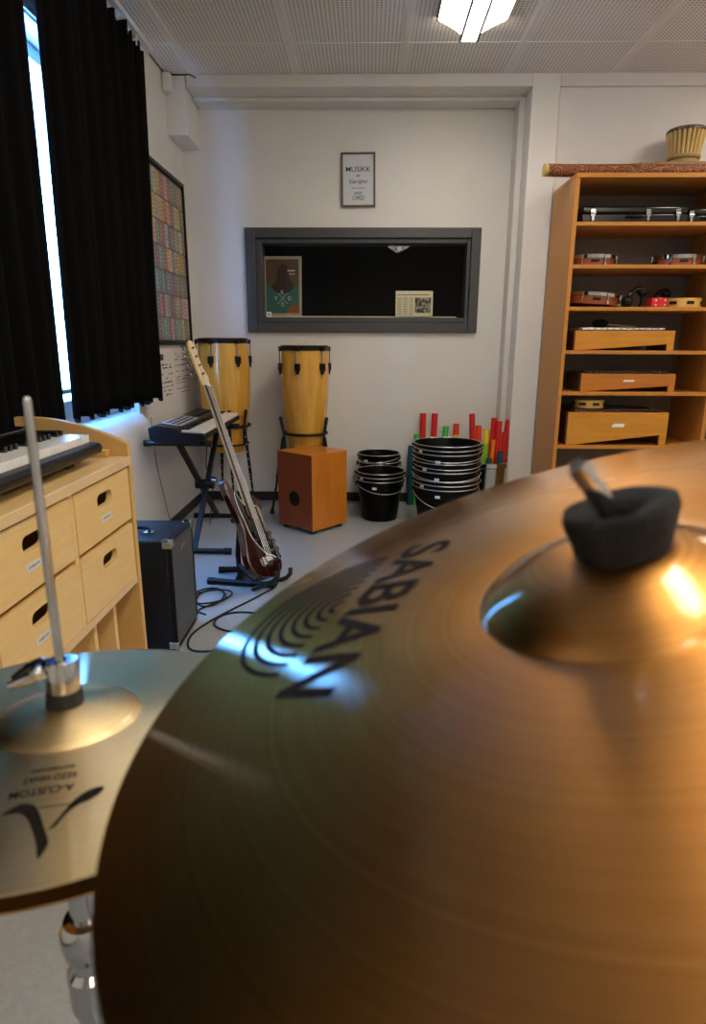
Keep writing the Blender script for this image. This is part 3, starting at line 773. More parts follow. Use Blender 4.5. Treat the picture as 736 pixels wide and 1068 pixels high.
for k in range(3):
    bucket(.085, 4.283, .052*k, .143, .105, .272, ('lowest', 'middle', 'topmost')[k] + ' black bucket of the stack behind the pair near the cajon', .2-.3*k, 'black buckets', .01+.008*k)
for k in range(6):
    bucket(.48, 3.76, .051*k, .198, .15, .275, names[k] + ' large black bucket' + (' counted from the floor' if 0 < k < 5 else '') + ' in the tall stack by the coloured tubes', .15-.12*(k % 3), 'large black buckets', (.10, .006, .03, .012, .02, .008)[k])

# ------------------------------------------------------------------ metal bin and coloured tubes
r = thing('metal_bin', 'shiny metal bin full of coloured tubes by the white column', 'bin', (.80, 4.13, 0))
MB().lathe([(0, 0), (.108, 0), (.112, .004), (.122, .32), (.119, .32), (.110, .008), (0, .008)], 40).build('body', M['steel'], r)
MB().lathe([(.121, .322), (.129, .326), (.129, .352), (.124, .356), (.117, .354), (.117, .324)], 40, closed=True).build('rim', M['chrome'], r)
def ptube(col, bot, top, label, R=.0205):
    b, t = V(bot), V(top)
    r = thing('percussion_tube', label, 'percussion tube', bot, group='coloured percussion tubes')
    d = (t-b); L = d.length; Mx = frame((0, 0, 0), d, (1, 0, 0))
    MB().lathe([(R-.002, 0), (R, 0), (R, L), (R-.002, L)], 20, M4=Mx, closed=True).build('tube', M['tube'][col], r)
    return r
# standing on the floor behind the tall bucket stack, leaning on the wall
ptube('red', (.385, 4.33, .0), (.388, 4.395, .632), 'red tube leaning on the wall, leftmost above the tall buckets')
ptube('red', (.455, 4.33, .0), (.468, 4.395, .632), 'red tube leaning on the wall, second from the left above the tall buckets')
ptube('green', (.50, 4.33, .0), (.548, 4.395, .545), 'bright green tube leaning on the wall above the tall buckets')
r = ptube('orange_red', (.605, 4.33, .0), (.618, 4.395, .563), 'orange red tube with a yellow band leaning on the wall above the tall buckets')
MB().lathe([(.021, .43), (.0218, .43), (.0218, .490), (.021, .490)], 20, M4=frame((0, 0, 0), (.013, .065, .563)), closed=True).build('band', M['tube']['yellow'], r)
ptube('green', (.350, 4.33, .0), (.346, 4.38, .49), 'green tube peeking out at the left behind the tall buckets')
ptube('teal', (.306, 4.33, .0), (.310, 4.385, .41), 'dark teal tube peeking out at the left behind the tall buckets')
bx, by = .80, 4.13
for col, dx, dy, tx_, ty_, tz, lab in (
    ('red', -.075, .03, -.112, .06, .652, 'red tube at the left of the metal bin, tallest on that side'),
    ('orange_red', -.033, .035, -.066, .06, .575, 'orange red tube in the metal bin next to the left red one'),
    ('yellow', -.010, -.005, -.022, .02, .555, 'yellow tube standing in the metal bin'),
    ('lime', -.052, -.012, -.028, -.03, .465, 'lime green tube in the metal bin in front of the yellow one'),
    ('orange', -.008, -.052, .020, -.035, .497, 'slim orange tube standing in the middle of the metal bin'),
    ('red', .010, .040, .036, .065, .625, 'tall red tube at the centre of the metal bin'),
    ('red', .035, .000, .060, .02, .610, 'red tube right of the centre of the metal bin'),
    ('red', .075, .038, .128, .055, .615, 'tall red tube leaning at the right rim of the metal bin'),
    ('red', .078, -.010, .098, .01, .540, 'shorter red tube at the right of the metal bin'),
    ('teal', -.045, -.065, -.010, -.085, .385, 'short dark teal tube at the left front of the metal bin'),
    ('teal', .032, -.062, .062, -.075, .425, 'dark teal tube at the right front of the metal bin')):
    ptube(col, (bx+dx, by+dy, .010), (bx+tx_, by+ty_, tz), lab, .014 if col == 'orange' else .0195)

# ------------------------------------------------------------------ drawer cabinet
CX, CE, CB = -.72, 1.875, .755     # front plane, end plane, near end
CT = .764
r = thing('drawer_cabinet', 'pale birch drawer cabinet with curved end panel along the left wall', 'cabinet', (CX, CE, 0))
OFF = r.location; XB = XL+.13
poly = [(CX+.004, 0), (CX+.004, .803)]
for i in range(13):
    t = i/12; poly.append((CX + (XB-CX)*t, .803 + .075*math.sin(min(1., t*1.15)*PI/2)**.9))
poly += [(XB, 0)]
E_ = MB(); E_.prism([(x, z) for x, z in poly], 0, .022, M4=Matrix(((1,0,0,0),(0,0,-1,CE+.022),(0,1,0,0),(0,0,0,1)))); E_.build('end_panel', M['birch_dark'], r, bevel=.002, offset=OFF)
E_ = MB(); E_.prism([(x, z) for x, z in poly], 0, .022, M4=Matrix(((1,0,0,0),(0,0,-1,CB),(0,1,0,0),(0,0,0,1)))); E_.build('end_panel', M['birch_dark'], r, bevel=.002, offset=OFF)
MB().box(XB, CX+.003, CB, CE, CT-.024, CT).build('top', M['birch'], r, bevel=.002, offset=OFF)
MB().box(CX-.002, CX+.010, CB, CE, CT-.026, CT+.001).build('top_edge', M['birch_top'], r, bevel=.002, offset=OFF)
MB().box(XB+.02, CX-.05, CE-.03, CE-.001, CT, CT+.022).build('end_batten', M['birch_dark'], r, bevel=.003, offset=OFF)
MB().box(XB, XB+.012, CB, CE, 0, CT-.024).build('back_panel', M['birch'], r, offset=OFF)
MB().box(XB, CX-.001, CB, CE, .36, .383).build('shelf', M['birch_top'], r, bevel=.002, offset=OFF)
MB().box(XB, CX-.03, CB, CE, .06, .08).build('bottom', M['birch'], r, bevel=.002, offset=OFF)
MB().box(XB+.03, CX-.05, CB, CE, 0, .06).build('plinth', M['birch_dark'], r, offset=OFF)
cols = [(1.500, 1.868), (1.122, 1.480), (.765, 1.102)]
for a, b in ((1.102, 1.122), (1.480, 1.500)):
    MB().box(XB, CX, a, b, .383, CT-.024).build('divider', M['birch'], r, bevel=.001, offset=OFF)
for yy in (1.30, 1.60, 1.74): MB().box(XB, CX-.03, yy, yy+.02, .08, .36).build('divider', M['birch'], r, bevel=.001, offset=OFF)
MB().box(XB, CX-.022, CB, CE, .560, .572).build('rail', M['birch_dark'], r, offset=OFF)
texts = {(0, 0): 'UKULELE', (1, 0): 'KABLER', (1, 1): 'TROMMESTIKKER'}
for ci, (a, b) in enumerate(cols):
    for ri, (z0, z1) in enumerate(((.574, .731), (.387, .559))):
        cy = (a+b)/2; xf = CX+.001
        d = MB(); hz = z1-.052; hw, hh = .050, .019
        # front board with a pill-shaped grip hole: rings of quads around the hole
        hole = []; out = []
        N = 32
        for k in range(N):
            t = 2*PI*k/N; cxp = (hw-hh)*(1 if math.cos(t) > 0 else -1) if abs(math.cos(t)) > 1e-6 else 0
            hole.append((cy + cxp + hh*math.cos(t), hz + hh*math.sin(t)))
            dx, dz = math.cos(t), math.sin(t)
            s = min(((b-.003-cy) if dx > 0 else (cy-a-.003))/max(abs(dx), 1e-6), ((z1-hz) if dz > 0 else (hz-z0))/max(abs(dz), 1e-6))
            out.append([cy+dx*s, hz+dz*s])
        for (qy, qz) in ((a+.003, z0), (b-.003, z0), (a+.003, z1), (b-.003, z1)):
            kk = min(range(N), key=lambda k: (out[k][0]-qy)**2+(out[k][1]-qz)**2); out[kk] = [qy, qz]
        vs = []; fs = []
        for (lst, x) in ((hole, xf), (out, xf), (hole, xf-.016), (out, xf-.016)): vs += [(x, p[0], p[1]) for p in lst]
        for k in range(N):
            q = (k+1) % N
            fs += [(k, q, N+q, N+k), (2*N+k, 3*N+k, 3*N+q, 2*N+q), (k, 2*N+k, 2*N+q, q), (N+k, N+q, 3*N+q, 3*N+k)]
        dr = d.add(vs, fs).build('drawer', M['birch'], r, offset=OFF, angle=30)
        bx_ = MB(); bx_.box(XB+.02, xf-.016, a+.01, a+.02, z0, z1-.02); bx_.box(XB+.02, xf-.016, b-.02, b-.01, z0, z1-.02); bx_.box(XB+.02, xf-.016, a+.01, b-.01, z0, z0+.008)
        bx_.build('drawer_box', M['birch_dark'], dr, offset=OFF)
        if (ci, ri) in texts:
            ly, lz = cy+(.0 if ci == 0 else -.012), hz-.052
            MB().box(xf, xf+.0006, ly-.032, ly+.032, lz-.009, lz+.009).build('label_strip', M['paper'], dr, offset=OFF)
            vs, fs = text_geo(texts[(ci, ri)], .046, .006, 0, .01)
            MB().add([(xf+.0009, ly+x, lz+y) for x, y in vs], fs).build('lettering', M['ink'], dr, offset=OFF)

# ------------------------------------------------------------------ digital piano on the cabinet (keys face the wall side)
PZ = CT
r = thing('digital_piano', 'black digital piano lying on the birch cabinet', 'digital piano', (-.90, 1.78, PZ))
OFF = V((-.90, 1.78, PZ))
def prof_y(mb, prof, y0, y1, mi=0):
    n = len(prof); vs = [(x, y0, z) for x, z in prof] + [(x, y1, z) for x, z in prof]
    mb.add(vs, [tuple(reversed(range(n))), tuple(range(n, 2*n))] + [(i, (i+1) % n, n+(i+1) % n, n+i) for i in range(n)], mi); return mb
MB_ = prof_y(MB(), [(-.775, .018), (-.752, .030), (-.748, .044), (-.756, .056), (-.80, .060), (-1.035, .066), (-1.045, .05), (-1.03, .018)], .42, 1.775)
MB_.v = [p + V((0, 0, PZ)) for p in MB_.v]; MB_.build('body', M['black_plastic'], r, bevel=.004, offset=OFF)
MB_ = prof_y(MB(), [(-.945, .062), (-.955, .098), (-1.035, .104), (-1.047, .06)], .42, 1.78); MB_.v = [p + V((0, 0, PZ)) for p in MB_.v]
MB_.build('control_panel', M['black_gloss'], r, bevel=.004, offset=OFF)
MB_ = prof_y(MB(), [(-.945, .063), (-.955, .0995), (-.99, .101), (-.99, .062)], 1.742, 1.7805); MB_.v = [p + V((0, 0, PZ)) for p in MB_.v]
MB_.build('end_cap', M['black_gloss'], r, bevel=.004, offset=OFF)
fb = MB()
for y in (.55, 1.1, 1.68): fb.box(-1.0, -.80, y-.02, y+.02, PZ, PZ+.018)
fb.build('feet', M['rubber'], r, offset=OFF)
KW = .0235
wk = bk = None
for k in range(57):
    y1 = 1.768 - k*KW
    if wk is None:
        wk = MB().box(-.940, -.782, 1.768-KW+.001, 1.768, PZ+.056, PZ+.079).build('white_key', M['ivory_key'], r, bevel=.0015, offset=OFF)
    else:
        c = wk.copy(); COL.objects.link(c); c.parent = r; c.location = (0, -k*KW, 0)
    if k % 7 in (1, 2, 4, 5, 6):
        if bk is None:
            bk = MB().box(-.942, -.846, 1.768+KW*.0-.0065, 1.768+.0065, PZ+.075, PZ+.093).build('black_key', M['black_gloss'], r, bevel=.002, offset=OFF); bk.location = (0, -k*KW, 0)
        else:
            c = bk.copy(); COL.objects.link(c); c.parent = r; c.location = (0, -k*KW, 0)

# ------------------------------------------------------------------ amplifier
r = thing('amplifier', 'black guitar amplifier with metal grille on the floor behind the cabinet', 'amplifier', (-.68, 2.095, 0))
W_, D_, H_ = .275, .34, .425
MB().box(-D_, -.012, 0, W_, .012, H_).build('cabinet', simple('black_vinyl', (.004, .0045, .006), .4, nscale=160, bumpv=.4, spec=.35), r, bevel=.006)
MB().box(-.012, 0, .008, W_-.008, .02, H_-.012).build('grille', M['grille'], r, bevel=.002)
f = MB(); f.box(-.012, .003, 0, .010, .012, H_); f.box(-.012, .003, W_-.010, W_, .012, H_); f.box(-.012, .003, 0, W_, H_-.012, H_); f.box(-.012, .003, 0, W_, .012, .024)
f.build('front_trim', M['black_plastic'], r, bevel=.002)
for yy in (0, W_):
    for zz in (H_, .012):
        sy = 1 if yy == 0 else -1; sz = -1 if zz == H_ else 1
        c = MB(); c.box(-.03, .004, yy-sy*.003, yy+sy*.004, zz-sz*.003, zz+sz*.028); c.box(-.03, .004, yy-sy*.003, yy+sy*.028, zz-sz*.003, zz+sz*.004); c.box(.001, .005, yy-sy*.003, yy+sy*.026, zz-sz*.003, zz+sz*.026)
        c.ball((-.004, yy+sy*.004, zz+sz*.004), .009, 10); c.build('corner_protector', M['chrome'], r, bevel=.002)
h = MB().tube(smooth_open([(-.27, .10, H_), (-.255, .10, H_+.018), (-.12, .10, H_+.018), (-.105, .10, H_)], 5), .006, 8); h.build('handle', M['blue_black'], r)
for xx in (-.27, -.105): MB().box(xx-.018, xx+.018, .085, .115, H_, H_+.006).build('handle_bracket', M['chrome'], r, bevel=.002)
sq = smooth_open([(.006, .10, H_-.075), (.006, .115, H_-.045), (.006, .125, H_-.06), (.006, .14, H_-.062), (.006, .15, H_-.05), (.006, .16, H_-.062), (.006, .175, H_-.055), (.006, .185, H_-.062), (.006, .20, H_-.052), (.006, .215, H_-.06)], 4)
MB().tube([V((p.x, .10+(p.y-.10)*.75, H_-.05+(p.z-H_+.055)*.8)) for p in sq], .0017, 6).build('script_badge', M['steel'], r)
for xx in (-.31, -.03):
    for yy in (.03, W_-.03): MB().tube([(xx, yy, 0), (xx, yy, .014)], .014, 10).build('foot', M['rubber'], r)

# ------------------------------------------------------------------ small keyboard on X stand
KY0, KY1 = 3.08, 3.965
r = thing('portable_keyboard', 'small black keyboard with white keys on an X stand by the left wall', 'keyboard', (-.96, KY0, .612))
OFF = V((-.96, KY0, .612))
b = prof_y(MB(), [(-1.095, .632), (-1.10, .690), (-1.07, .702), (-.955, .686), (-.945, .668), (-.835, .662), (-.82, .655), (-.822, .634), (-.86, .612), (-1.06, .612)], KY0, KY1)
b.build('body', M['blue_black'], r, bevel=.004, offset=OFF)
p = prof_y(MB(), [(-1.065, .7025), (-.965, .6885), (-.965, .689), (-1.065, .703)], KY0+.10, KY0+.46); p.build('label_sheet', simple('grey_sheet', (.50, .52, .54), .4), r, offset=OFF)
p = MB()
for k in range(3):
    for j in range(6):
        y = KY0+.13+j*.052; x = -1.05+k*.027; zz = .7035 - (x+1.065)*.14
        p.box(x, x+.016, y, y+.036, zz-.0015, zz+.0006)
p.build('print', M['black_plastic'], r, offset=OFF)
p = MB()
for j in range(10): p.box(-1.0, -.985, KY0+.52+j*.032, KY0+.535+j*.032, .690, .697)
p.build('buttons', M['black_plastic'], r, offset=OFF)
r.location.x += .03
wk = bk = None; KW = (KY1-KY0-.06)/36
for k in range(36):
    y = KY0+.03+k*KW
    if wk is None: wk = MB().box(-.943, -.828, y+.0006, y+KW-.0006, .660, .677).build('white_key', M['ivory_key'], r, bevel=.001, offset=OFF)
    else: c = wk.copy(); COL.objects.link(c); c.parent = r; c.location = (0, k*KW, 0)
    if k % 7 in (0, 1, 3, 4, 5):
        if bk is None: bk = MB().box(-.944, -.905, y+KW-.005, y+KW+.005, .675, .686).build('black_key', M['black_gloss'], r, bevel=.001, offset=OFF)
        else: c = bk.copy(); COL.objects.link(c); c.parent = r; c.location = (0, k*KW, 0)
r = thing('keyboard_stand', 'black metal X stand under the small keyboard', 'stand', (-.93, 3.57, 0))
OFF = r.location
T0, T1, F0, F1 = 3.19, 3.90, 3.21, 3.93
for y, z in ((T0, .598), (T1, .598)):
    o = MB().tube([(-1.115, y, z), (-.800, y, z)], .0135, 12).build('top_bar', M['black_metal'], r, offset=OFF)
    for xx in (-1.115, -.800): MB().tube([(xx-.016, y, z), (xx+.016, y, z)], .0165, 12).build('end_cap', M['rubber'], o, offset=OFF)
for y in (F0, F1):
    o = MB().tube([(-1.085, y, .018), (-.72, y, .018)], .0145, 12).build('foot_bar', M['black_metal'], r, offset=OFF)
    for xx in (-1.085, -.735): MB().tube([(xx-.02, y, .018), (xx+.02, y, .018)], .018, 12).build('end_cap', M['blue_black'], o, offset=OFF)
def bar(a, b, wx, wt):
    a, b = V(a), V(b); d = b-a; Mx = frame(a, d, (1, 0, 0)); return MB().box(-wx, wx, -wt, wt, 0, d.length, 0, Mx)
bar((-.955, T0, .60), (-.955, F1, .02), .013, .015).build('leg', M['black_metal'], r, bevel=.003, offset=OFF)
bar((-.915, T1, .60), (-.915, F0, .02), .013, .015).build('leg', M['black_metal'], r, bevel=.003, offset=OFF)
MB().tube([(-.98, 3.557, .309), (-.875, 3.557, .309)], .028, 16).build('hub', M['black_plastic'], r, offset=OFF)
MB().tube([(-.885, 3.545, .335), (-.855, 3.54, .335)], [.02, .016], 14).build('knob', M['steel'], r, offset=OFF)
c = MB().tube(smooth_open([(-.90, 3.55, .60), (-.90, 3.54, .52), (-.91, 3.54, .42), (-.89, 3.52, .36), (-.87, 3.50, .28), (-.90, 3.55, .15), (-.95, 3.7, .02)], 5), .003, 6)
tag(c.build('power_cord', M['black_plastic']), 'thin black cord hanging below the small keyboard', 'cord')
c_ = MB().tube(smooth_open([(-.86, 3.93, .42), (-.80, 3.96, .43), (-.73, 3.98, .425), (-.68, 3.97, .40), (-.67, 3.95, .33), (-.70, 3.93, .25)], 5), .003, 6)

# ------------------------------------------------------------------ bass guitar
P0 = V((-.428, 2.755, .048)); TOP = V((-.850, 3.14, 1.10))
u = (TOP-P0).normalized(); az = V((.98, -.20, 0)); kz = -(az.x*u.x+az.y*u.y)/u.z; nrm = V((.98, -.20, kz)).normalized(); wv = u.cross(nrm)
GM = Matrix(((wv.x, u.x, nrm.x, P0.x), (wv.y, u.y, nrm.y, P0.y), (wv.z, u.z, nrm.z, P0.z), (0, 0, 0, 1)))
r = thing('bass_guitar', 'maroon electric bass guitar with maple headstock leaning on its stand', 'bass guitar', mat=GM)
G = TOP.__sub__(P0).length
out = smooth_closed([(0, 0), (.085, .004), (.145, .045), (.160, .115), (.135, .195), (.112, .25), (.120, .305), (.145, .355), (.128, .395), (.085, .375), (.04, .345), (-.04, .36), (-.07, .405), (-.105, .475), (-.14, .475), (-.142, .40), (-.115, .30), (-.120, .24), (-.150, .16), (-.165, .09), (-.145, .03), (-.08, .002)], 6)
MB().prism(out, -.036, 0).build('body', M['sunburst'], r, bevel=.008)
pgd = smooth_closed([(.03, .345), (.075, .35), (.105, .32), (.09, .26), (.10, .20), (.125, .13), (.11, .085), (.07, .10), (.02, .11), (-.03, .15), (-.07, .20), (-.085, .27), (-.10, .36), (-.085, .42), (-.045, .36)], 6)
MB().prism(pgd, .0005, .003).build('pickguard', M['black_gloss'], r)
MB().tube([(x, y, .0022) for x, y in pgd], .0018, 6, closed=True).build('pickguard_edge', M['white_plastic'], r)
nk = MB(); n = 10; vs = []; fs = []
for i in range(n+1):
    t = i/n; l = .30 + (G-.235-.30)*t; hw = .031-.0105*t
    for k in range(9):
        a = PI*k/8; vs.append((hw*math.cos(a), l, .006-.020*math.sin(a)))
for i in range(n):
    for k in range(8): a = i*9+k; fs.append((a, a+1, a+10, a+9))
    fs.append((i*9+8, i*9, i*9+9, i*9+17))
fs += [tuple(range(9)), tuple(reversed(range(n*9, n*9+9)))]
nk.add(vs, fs).build('neck', M['maple'], r)
fbd = MB(); l0, l1 = .285, G-.235
fbd.add([(-.031, l0, .006), (.031, l0, .006), (.0205, l1, .006), (-.0205, l1, .006), (-.031, l0, .012), (.031, l0, .012), (.0205, l1, .012), (-.0205, l1, .012)], [(0, 1, 2, 3), (4, 7, 6, 5), (0, 4, 5, 1), (1, 5, 6, 2), (2, 6, 7, 3), (3, 7, 4, 0)])
FB = fbd.build('fretboard', M['rosewood'], r)
fr_ = MB()
for k in range(1, 21):
    l = l1 - .86*(1-2**(-k/12)); hw = .0205+.0105*(l1-l)/(l1-l0)
    fr_.box(-hw, hw, l-.0009, l+.0009, .012, .0128)
fr_.build('frets', M['steel'], FB)
MB().box(-.021, .021, l1-.002, l1+.004, .006, .0155).build('nut', M['ivory_key'], r)
hs = smooth_closed([(-.021, l1), (-.036, l1+.035), (-.040, l1+.07), (-.044, l1+.13), (-.046, l1+.19), (-.035, l1+.225), (-.008, l1+.235), (.012, l1+.222), (.020, l1+.19), (.014, l1+.14), (.022, l1+.09), (.040, l1+.055), (.034, l1+.03), (.021, l1)], 4)
MB().prism(hs, -.006, .008).build('headstock', M['maple'], r, bevel=.002)
for k in range(4):
    yy = l1+.055+k*.044; xx = -.018-.003*k
    MB().tube([(xx, yy, .008), (xx, yy, .022)], [.006, .0045], 10).build('string_post', M['chrome'], r)
    tp = MB().tube([(xx, yy, -.010), (-.068, yy, -.010)], .0035, 8); tp.lathe([(0, -.003), (.012, -.003), (.014, 0), (.012, .003), (0, .003)], 14, M4=Matrix.Translation((-.076, yy, -.010))); tp.box(xx-.012, xx+.012, yy-.015, yy+.015, -.012, -.006)
    tp.build('tuning_peg', M['chrome'], r)
    MB().tube([(-.024+.016*k, .075, .019), (-.0165+.011*k, l1, .0155), (xx, yy, .016)], .0013 - .0001*k, 6).build('string', M['wire'], r)
br = MB().box(-.042, .042, .055, .10, 0, .006)
for k in range(4): br.box(-.032+.016*k, -.018+.016*k, .062, .094, .006, .017)
br.build('bridge', M['chrome'], r, bevel=.001)
for yy, dx in ((.21, -.014), (.165, .014)): MB().box(dx-.032, dx+.032, yy-.016, yy+.016, .003, .013).build('pickup', M['black_gloss'], r, bevel=.004)
MB().tube([(.055, .335, .016), (.060, .24, .018)], .0045, 8).build('thumb_rest', M['chrome'], r)
for yy, xx in ((.205, .095), (.165, .105), (.125, .112), (.085, .108)): MB().lathe([(0, .018), (.010, .018), (.0115, .014), (.0115, .0), (0, 0)], 16, M4=Matrix.Translation((xx, yy, .003))).build('knob', M['chrome'], r)

# guitar stand
r = thing('guitar_stand', 'black tubular stand carrying the bass guitar', 'guitar stand', (-.58, 2.83, 0))
OFF = r.location
def tb(pts, rad, name, m=M['black_metal'], par=None): return MB().tube(pts, rad, 12).build(name, m, par or r, offset=OFF)
def gp(x, l, n_): return P0 + wv*x + u*l + nrm*n_
a = tb([(-.715, 2.775, .016), (-.43, 2.735, .016)], .014, 'base_bar'); tb([(-.735, 2.778, .016), (-.705, 2.774, .016)], .017, 'end_cap', M['blue_black'], a); tb([(-.44, 2.736, .016), (-.415, 2.733, .016)], .017, 'end_cap', M['rubber'], a)
a = tb([(-.70, 2.93, .016), (-.44, 2.97, .016)], .014, 'base_bar'); tb([(-.72, 2.927, .016), (-.69, 2.932, .016)], .017, 'end_cap', M['blue_black'], a); tb([(-.45, 2.968, .016), (-.42, 2.973, .016)], .017, 'end_cap', M['rubber'], a)
tb([(-.60, 2.76, .016), (-.60, 2.945, .016)], .012, 'cross_bar')
b0 = gp(0, .30, -.065)
tb([(-.60, 2.85, .02), (-.61, 2.87, .12), tuple(b0)], .0125, 'post')
tb([gp(-.09, .30, -.050), gp(.09, .30, -.050)], .013, 'back_rest', M['rubber'])
y0 = gp(0, -.024, -.075)
tb([(-.605, 2.86, .07), tuple(y0)], .011, 'yoke_arm')
tb([gp(-.075, -.024, -.075), gp(.075, -.024, -.075)], .011, 'yoke_bar')
for s in (-.075, .075):
    tb([gp(s, -.024, -.075), gp(s, -.024, .03), gp(s, -.012, .055), gp(s, .014, .066)], .0105, 'hook', M['rubber'])

# cables on the floor
def cable(pts, label, rad=.0042):
    c = MB().tube(smooth_open([(x, y, z) for x, y, z in pts], 8), rad, 8)
    tag(c.build('audio_cable', M['black_plastic']), label, 'cable', 'black cables on the floor')
z = .0045
cable([(-.405, 2.80, .10), (-.400, 2.77, .05), (-.415, 2.74, z), (-.455, 2.665, z), (-.50, 2.58, z), (-.56, 2.48, z), (-.625, 2.36, z), (-.665, 2.25, z), (-.662, 2.16, z), (-.63, 2.105, z), (-.57, 2.10, z), (-.50, 2.13, z), (-.44, 2.20, z), (-.46, 2.26, z), (-.535, 2.27, z), (-.595, 2.315, z), (-.605, 2.38, z), (-.575, 2.43, z), (-.52, 2.45, z), (-.45, 2.44, z), (-.38, 2.40, z)], 'long black cable running from the bass guitar across the floor')
lp = []
for k in range(40):
    t = k/39; a = 2*PI*2.6*t
    lp.append((-.69+.072*math.cos(a)+.02*math.sin(a*.6)+.01*t, 2.60+.085*math.sin(a)-.02*math.cos(a*1.3), z+.001+.012*t))
lp = [(-.66, 2.42, z), (-.70, 2.47, z)] + lp
cable(lp, 'coiled black cable in loops beside the amplifier', .0038)

# ------------------------------------------------------------------ cymbals
def cym_h(r, R, bow, bell_r, bell_h, p=1.55):
    if R < .2: p = 1.1
    if r >= bell_r: return bow*(1-((r-bell_r)/(R-bell_r))**p)
    t = r/bell_r; return bow + bell_h*(1-t*t)**.8 if t > .18 else bow + bell_h*(1-.18**2)**.8
def cymbal(name, Mx, R, bow, bell_r, bell_h, mat, label, sgn=1, fl=None):
    prof = []; rs = []
    rs = [.0055] + [bell_r*k/14 for k in range(2, 14)] + [bell_r*.985, bell_r, bell_r*1.03] + [bell_r + (R-bell_r)*k/40 for k in range(2, 41)]
    for rr in rs: prof.append((rr, sgn*cym_h(rr, R, bow, bell_r, bell_h)))
    th = .0014
    prof2 = [(rr, zz-sgn*th) for rr, zz in reversed(prof)]
    o = MB().lathe(prof + prof2, 160, closed=True).build(name, mat, angle=60)
    o.matrix_world = Mx; o.matrix_basis = Mx
    return tag(o, label, 'cymbal')
def on_cymbal(parent, vs2, fs, name, R, bow, bell_r, bell_h, mat, step=.007):
    bm = bmesh.new(); bv = [bm.verts.new((x, y, 0)) for x, y in vs2]
    for f_ in fs:
        try: bm.faces.new([bv[i] for i in f_])
        except ValueError: pass
    xs = [v[0] for v in vs2]; ys = [v[1] for v in vs2]
    for ax, lo, hi in ((0, min(xs), max(xs)), (1, min(ys), max(ys))):
        q = lo+step
        while q < hi:
            no = (1, 0, 0) if ax == 0 else (0, 1, 0); co = (q, 0, 0) if ax == 0 else (0, q, 0)
            bmesh.ops.bisect_plane(bm, geom=bm.verts[:]+bm.edges[:]+bm.faces[:], plane_co=co, plane_no=no, dist=1e-6); q += step
    for v in bm.verts: v.co.z = cym_h(math.hypot(v.co.x, v.co.y), R, bow, bell_r, bell_h) + .0003
    bmesh.ops.recalc_face_normals(bm, faces=bm.faces)
    me = bpy.data.meshes.new(name); bm.to_mesh(me); bm.free(); me.materials.append(mat)
    for p in me.polygons: p.use_smooth = True
    o = bpy.data.objects.new(name, me); COL.objects.link(o); o.parent = parent; return o

RC = V((.1217, .2819, .9698)); RN = V((-.3216, -.0398, .9461)).normalized(); RU = V((0, 1, 0)).cross(RN).normalized()
RP = (.254, .017, .0625, .021)
ride = cymbal('ride_cymbal', frame(RC, RN, RU), *RP, M['ride'], 'large bronze ride cymbal filling the foreground')
# wordmark: straight line of capitals with tops towards the bell
d = V((-.486, -.874)); up = V((.874, -.486)); base = V((-.0925, .149)) + V((.874, -.486))*.002
vs, fs = text_geo('SABIAN', .170, .037, 0, .02)
vs = [tuple(base + d*(x+.085) + up*(y+.0185)) for x, y in vs]
on_cymbal(ride, vs, fs, 'lettering', *RP, M['print_ink'])
vs = []; fs = []; ctr = V((-.1345, .078)) - up*.006; NR = 8
for k in range(NR):
    f0 = (k+.55)/NR; A, B = .070*f0, .066*f0; th = .0034
    o = len(vs); n = 48
    for i in range(n+1):
        t = PI*i/n
        for e in (0, th): vs.append(tuple(ctr + d*(math.cos(t)*(A+e)) - up*(math.sin(t)*(B+e))))
    for i in range(n): a = o+2*i; fs.append((a, a+1, a+3, a+2))
on_cymbal(ride, vs, fs, 'ring_logo', *RP, M['print_ink'])

# stand of the ride: threaded rod, wing-less top, sleeve, tilter, tube and tripod
r = thing('cymbal_stand', 'chrome cymbal stand whose rod pokes through the black felt', 'cymbal stand', (.30, .30, 0))
OFF = r.location
AP = RC + RN*.037 + RU*.006
tip = V((.0895, .2685, 1.0455)); ex = RC + RN*.05 + RU*.007
rd = MB().tube([AP - (tip-ex).normalized()*.02, ex, tip-(tip-ex).normalized()*.004, tip], [.0048, .0048, .0048, .0036], 16); rd.build('threaded_rod', M['chrome'], r, offset=OFF)
pv = RC - RN*.05 + RU*.012
MB().tube([AP - (tip-ex).normalized()*.02, pv], .005, 12).build('rod_shank', M['chrome'], r, offset=OFF)
MB().lathe([(0, 0), (.019, 0), (.019, .008), (.008, .014), (0, .014)], 24, M4=frame(RC - RN*.004 + RU*.006, RN)).build('cup_washer', M['rubber'], r, offset=OFF)
MB().tube([pv + V((0, -.02, 0)), pv + V((0, .02, 0))], .014, 16).build('tilter', M['chrome'], r, offset=OFF)
el = V((.30, .30, .62))
MB().tube([pv, el], .0095, 14).build('boom_arm', M['chrome'], r, offset=OFF)
MB().tube([el + V((0, 0, .03)), V((.30, .30, .12))], .0127, 16).build('tube', M['chrome'], r, offset=OFF)
MB().tube([el + V((0, -.02, 0)), el + V((0, .025, 0))], .018, 16).build('clamp', M['chrome'], r, offset=OFF)
for k in range(3):
    a = 2*PI*k/3+.4; ca, sa = math.cos(a), math.sin(a)
    L = MB().tube([(.30+.02*ca, .30+.02*sa, .40), (.30+.26*ca, .30+.26*sa, .014)], .008, 10).build('leg', M['chrome'], r, offset=OFF)
    MB().tube([(.30+.025*ca, .30+.025*sa, .14), (.30+.17*ca, .30+.17*sa, .155)], .006, 8).build('brace', M['chrome'], r, offset=OFF)
    MB().tube([(.30+.255*ca, .30+.255*sa, .0), (.30+.255*ca, .30+.255*sa, .026)], .013, 10).build('rubber_foot', M['rubber'], L, offset=OFF)
